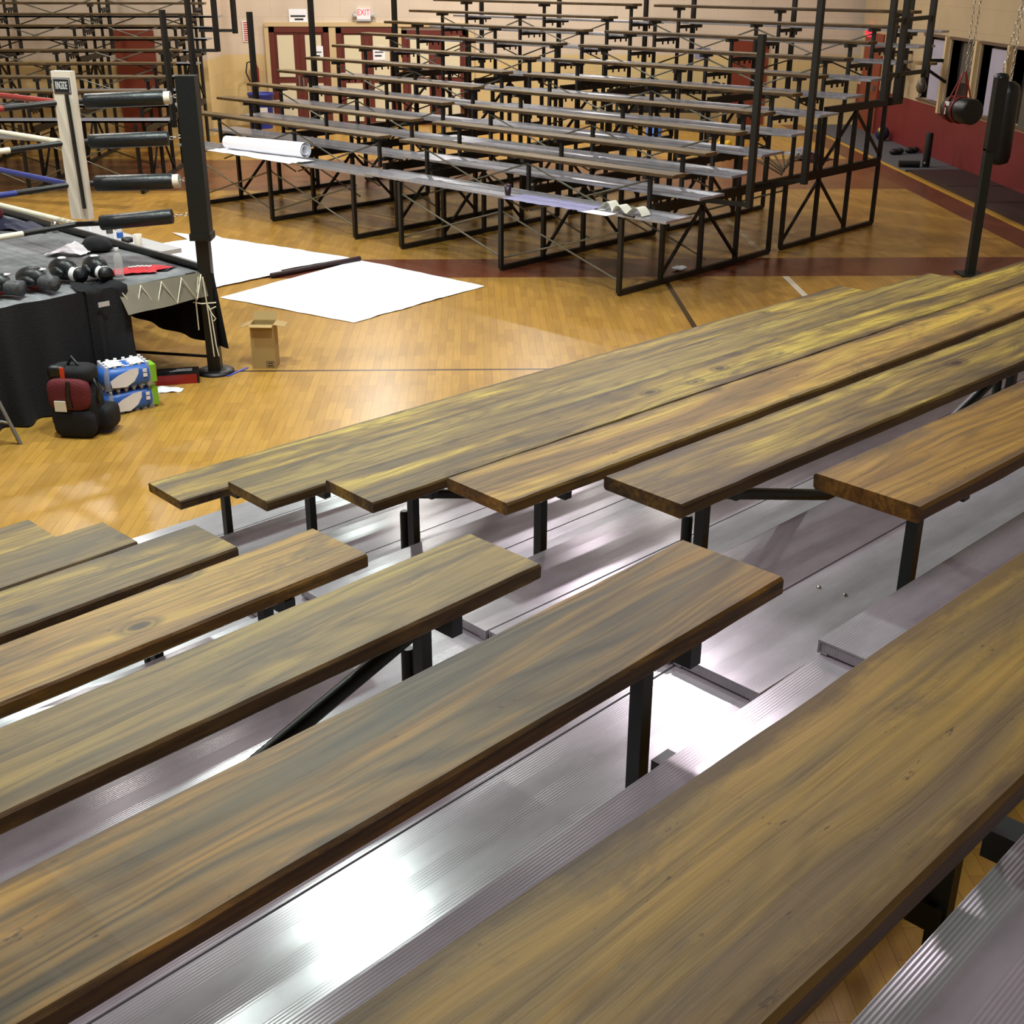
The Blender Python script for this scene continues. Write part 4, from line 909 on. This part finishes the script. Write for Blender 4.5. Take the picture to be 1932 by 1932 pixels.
o = empty('medicine_ball', (8.85, 27.3, .04), 'dark ball with a yellow patch beside the red wall', 'ball'); MB().ell((8.85, 27.3, .19), (.15, .15, .15)).build('ball', M['navy'], o); MB().ell((8.78, 27.2, .27), (.06, .06, .06)).build('patch', M['yellow'], o)
def chain(p, q, nm='chain', parent=None):
    p, q = Vector(p), Vector(q); n = int((q-p).length/.07); k = MB()
    for t in range(n):
        c = p.lerp(q, (t+.5)/n); u = Vector((1, 0, 0)) if t % 2 else Vector((0, 1, 0))
        k.tube([c+u*(.016*cos(a*pi/4))+Vector((0, 0, .043*sin(a*pi/4))) for a in range(9)], .005, 5, caps=False)
    return k.build(nm, M['chrome'], parent)
bb = empty('barrel_bag', (7.6, 19.7, 1.27), 'fat black barrel punching bag hung level from chains by red straps', 'punching bag')
A, B = Vector((7.52, 20.02, 1.44)), Vector((7.66, 19.42, 1.44))
MB().tube([A, A.lerp(B, .03), A.lerp(B, .97), B], .19, 28, rr=[.17, .19, .19, .175]).build('bag_body', M['black_v'], bb)
for t in (.22, .5):
    c = A.lerp(B, t); top = A.lerp(B, .36)+Vector((.02, 0, .56)); k = MB()
    dirn = (B-A).normalized(); sd = Vector((0, 0, 1)).cross(dirn)
    k.tube([c+sd*(.197*cos(a*pi/10))+Vector((0, 0, .197*sin(a*pi/10))) for a in range(21)], .014, 6)
    k.tube([c+sd*.197, top+sd*.02], .012, 6); k.tube([c-sd*.197, top-sd*.02], .012, 6); k.build('strap', M['red_v'], bb)
MB().box(A.lerp(B, .3)+Vector((-.17, -.03, .09)), (.02, .12, .06), .2).build('label_patch', M['white_i'], bb)
MB().box(A.lerp(B, .3)+Vector((-.19, -.02, -.02)), (.01, .03, .1), .2).build('label_mark', M['white_i'], bb)
chain((7.6, 19.8, 2.0), (7.6, 20.0, 8.0), 'chain', bb); chain((7.62, 19.7, 2.0), (7.62, 19.45, 8.0), 'chain', bb)
hb = empty('heavy_bag', (7.35, 17.6, .9), 'long black punching bag hanging on a chain right behind the green pole', 'punching bag')
hx, hy = onXY = (7.32, 17.4)
MB().lathe((hx, hy, .95), [(.06, 0), (.13, .03), (.15, .1), (.15, .95), (.13, 1.05), (.06, 1.1)], 22).build('bag_body', M['black_v'], hb)
chain((hx, hy, 2.04), (hx+.05, hy, 8.0), 'chain', hb)
pl = empty('padded_pole', (6.1, 14.81, 0), 'tall dark green pole with black padding at its top, before the hanging bags', 'pole')
MB().box((6.1, 14.81, .75), (.10, .10, 1.5)).box((6.1, 14.81, .01), (.3, .3, .02)).build('pole', M['steel'], pl)
MB().box((6.115, 14.81, 1.9), (.13, .13, .84)).lathe((6.115, 14.81, 2.30), [(.085, 0), (.07, .04), (.02, .05)], 14).build('padding', M['black_v'], pl)
chain((6.14, 14.85, 2.33), (6.3, 14.9, 3.4), 'chain', pl)
for x, y, z, lab in ((8.62, 24.6, 1.42, 'shiny speed bag hanging from a wall bracket beside the first window'), (8.62, 26.6, 1.45, 'speed bag hanging from a wall bracket farther along the wall')):
    sb = empty('speed_bag', (x, y, z), lab, 'speed bag', 'speed bags on the right wall')
    MB().lathe((x, y, z-.17), [(.01, 0), (.07, .04), (.10, .12), (.07, .22), (.025, .31), (.015, .34)], 18).build('bag_body', plain('speed_bag_leather', '#5a544a', .18, 0, .2, 9), sb)
    MB().lathe((x, y, z+.36), [(.24, 0), (.24, .05)], 26).build('rebound_board', M['card_d'], sb)
    MB().bar((x, y, z+.43), (WX-.01, y, z+.43), .06).bar((x, y-.1, z+.30), (WX-.01, y-.1, z+.05), .05).build('wall_bracket', M['steel_far'], sb)
    MB().tube([(x, y, z+.16), (x, y, z+.37)], .012, 8).build('swivel', M['chrome'], sb)
# dumbbell rack and gear along the back wall, seen through the far bleacher
rk = empty('dumbbell_rack', (4.3, 29.9, 0), 'black steel dumbbell rack by the back wall behind the far bleacher', 'rack')
for z in (.38, .80): MB().box((4.6, 29.95, z), (2.6, .42, .03)).build('shelf', M['rubber'], rk)
for x in (3.35, 5.85): MB().bar((x, 29.8, 0), (x, 30.05, 1.0), .06).build('upright', M['steel_far'], rk)
n_ = 0
for z in (.395, .815):
    for t in range(9):
        x = 3.5+.27*t; r_ = .085+.012*(t % 3); o = MB()
        o.tube([(x, 29.78, z+r_+.01), (x, 29.86, z+r_+.01)], r_, 16).tube([(x, 30.0, z+r_+.01), (x, 30.08, z+r_+.01)], r_, 16).tube([(x, 29.86, z+r_+.01), (x, 30.0, z+r_+.01)], .016, 8)
        o = o.build('dumbbell', M['rubber'])
        tag(o, 'round black dumbbell on the %s shelf of the rack, %s along it' % ('lower' if z < .6 else 'upper', ORD[t]), 'dumbbell', 'dumbbells on the rack')
for x, y, r_, h_, mt, lab in ((3.05, 26.2, .16, .34, 'blue_l', 'blue bucket on the floor seen under the far bleacher'), (3.75, 26.4, .17, .42, 'blue_l', 'taller blue bucket on the floor seen under the far bleacher')):
    o = MB().lathe((x, y, 0), [(r_*.8, 0), (r_, h_), (r_*.92, h_), (r_*.74, .03)], 20).build('bucket', M[mt]); tag(o, lab, 'bucket')
o = MB().ell((5.05, 25.6, .128), (.16, .13, .13)).ell((5.15, 25.5, .2), (.07, .06, .08)).build('headguard', M['yellow']); tag(o, 'yellow headguard on the floor seen through the far bleacher', 'headguard')
bxw = empty('storage_box', (5.85, 28.8, 0), 'brown cardboard box on the floor behind the far bleacher', 'box'); MB().box((5.85, 28.8, .3), (.5, .45, .6)).build('carton', M['card'], bxw); MB().box((5.85, 28.8, .603), (.52, .47, .01)).build('lid', M['card_d'], bxw)
o = cloth('towel', lambda i, j: fUV(16.5+.55*(i-.5), 9.6+.5*(j-.5), .96+.10*(1-abs(2*i-1))*(1-abs(2*j-1))), M['white_c'], 'white towel dumped on the far scaffold beam', 'cloth')
o = cloth('jacket', lambda i, j: fUV(16.1+.6*(i-.5), 9.2+.5*(j-.5), .95+.11*(1-abs(2*i-1))*(1-abs(2*j-1))+.02*noise.noise(Vector((i*5, j*5, 1)))), M['maroon_c'], 'dark red jacket dumped beside the white towel on the far scaffold', 'jacket')
rods = empty('spare_rods', fUV(15.4, 9.2, .95), 'bundle of spare steel rods lying across the far scaffold', 'rods')
for t in range(9): MB().tube([fUV(14.5+.1*t, 8.7+.05*t, .965+.012*(t % 3)), fUV(15.6+.12*t, 9.9-.06*t, .965+.012*((t+1) % 3))], .014, 6).build('rod', M['galv'], rods)
o = MB().ell(Vector((2.55, 15.1, .03)), (.09, .06, .03), fn=lambda v: v*(1+.5*noise.noise(v*60))).build('crumpled_wrapper', M['white_c']); tag(o, 'crumpled clear wrapper on the maroon floor band', 'wrapper')

# ------------------------------------------------------------------ light
def lamp(x, y, z, e, col, r_=.42):
    l = bpy.data.lights.new('ceiling_and_fill_lamp', 'AREA'); l.shape = 'DISK'; l.size = r_; l.energy = e; l.color = col
    o = bpy.data.objects.new('ceiling_and_fill_lamp', l); COL.objects.link(o); o.location = (x, y, z); return o
G = (.88, 1.0, .92); P = (1.0, .85, .92); Wm = (1.0, .95, .89)
EN = 200
# lamps over the near stand: greenish metal halide beside pinkish ones
for (x, y, c, e, r_) in ((-.85, 7.45, G, 1.75, .4), (2.25, 9.8, P, 1.1, .4), (-3.3, 9.2, G, 1.6, .4), (1.5, 15.9, P, .5, .4), (-1.6, 16.3, G, .6, .35), (1.2, 1.2, P, .65, 1.6), (-4.5, 2.5, P, .7, 1.2),  # last two: wide soft pink discs, added as fill light
                     (-6.8, 9.5, Wm, 1.0, .35), (-6.5, 16, Wm, 1.1, .35), (3.0, 17.5, Wm, .22, .35), (-6.5, 20.2, Wm, 1.5, .35), (-2, 22.5, Wm, 1.4, .35), (2.8, 22.6, Wm, .9, .35), (-2.2, 27.6, Wm, 1.5, .35), (1.5, 27.6, Wm, 1.4, .35), (5.4, 27, Wm, .5, .35)):
    lamp(x, y, 7.4, EN*e, c, r_)
w = bpy.data.worlds.new('World'); sc.world = w; w.use_nodes = True
w.node_tree.nodes['Background'].inputs[0].default_value = (1, .93, .86, 1); w.node_tree.nodes['Background'].inputs[1].default_value = .1

# ------------------------------------------------------------------ camera
f_, p_, ro_, aw_ = 2307.23, .4184, .0026, -.0308
cam = bpy.data.cameras.new('camera'); cam.sensor_width = 36; cam.sensor_fit = 'HORIZONTAL'; cam.lens = 36*f_/1932; cam.clip_start = .05; cam.clip_end = 200
co = bpy.data.objects.new('camera', cam); COL.objects.link(co)
Rm = Matrix.Rotation(aw_, 4, 'Z') @ Matrix.Rotation(pi/2-p_, 4, 'X') @ Matrix.Rotation(ro_, 4, 'Z')
co.matrix_world = Matrix.Translation((0, 0, H)) @ Rm
sc.camera = co
sc.view_settings.view_transform = 'Standard'; sc.view_settings.look = 'None'; sc.view_settings.exposure = 0.0
for o in COL.objects:
    if '_w' in o: del o['_w']
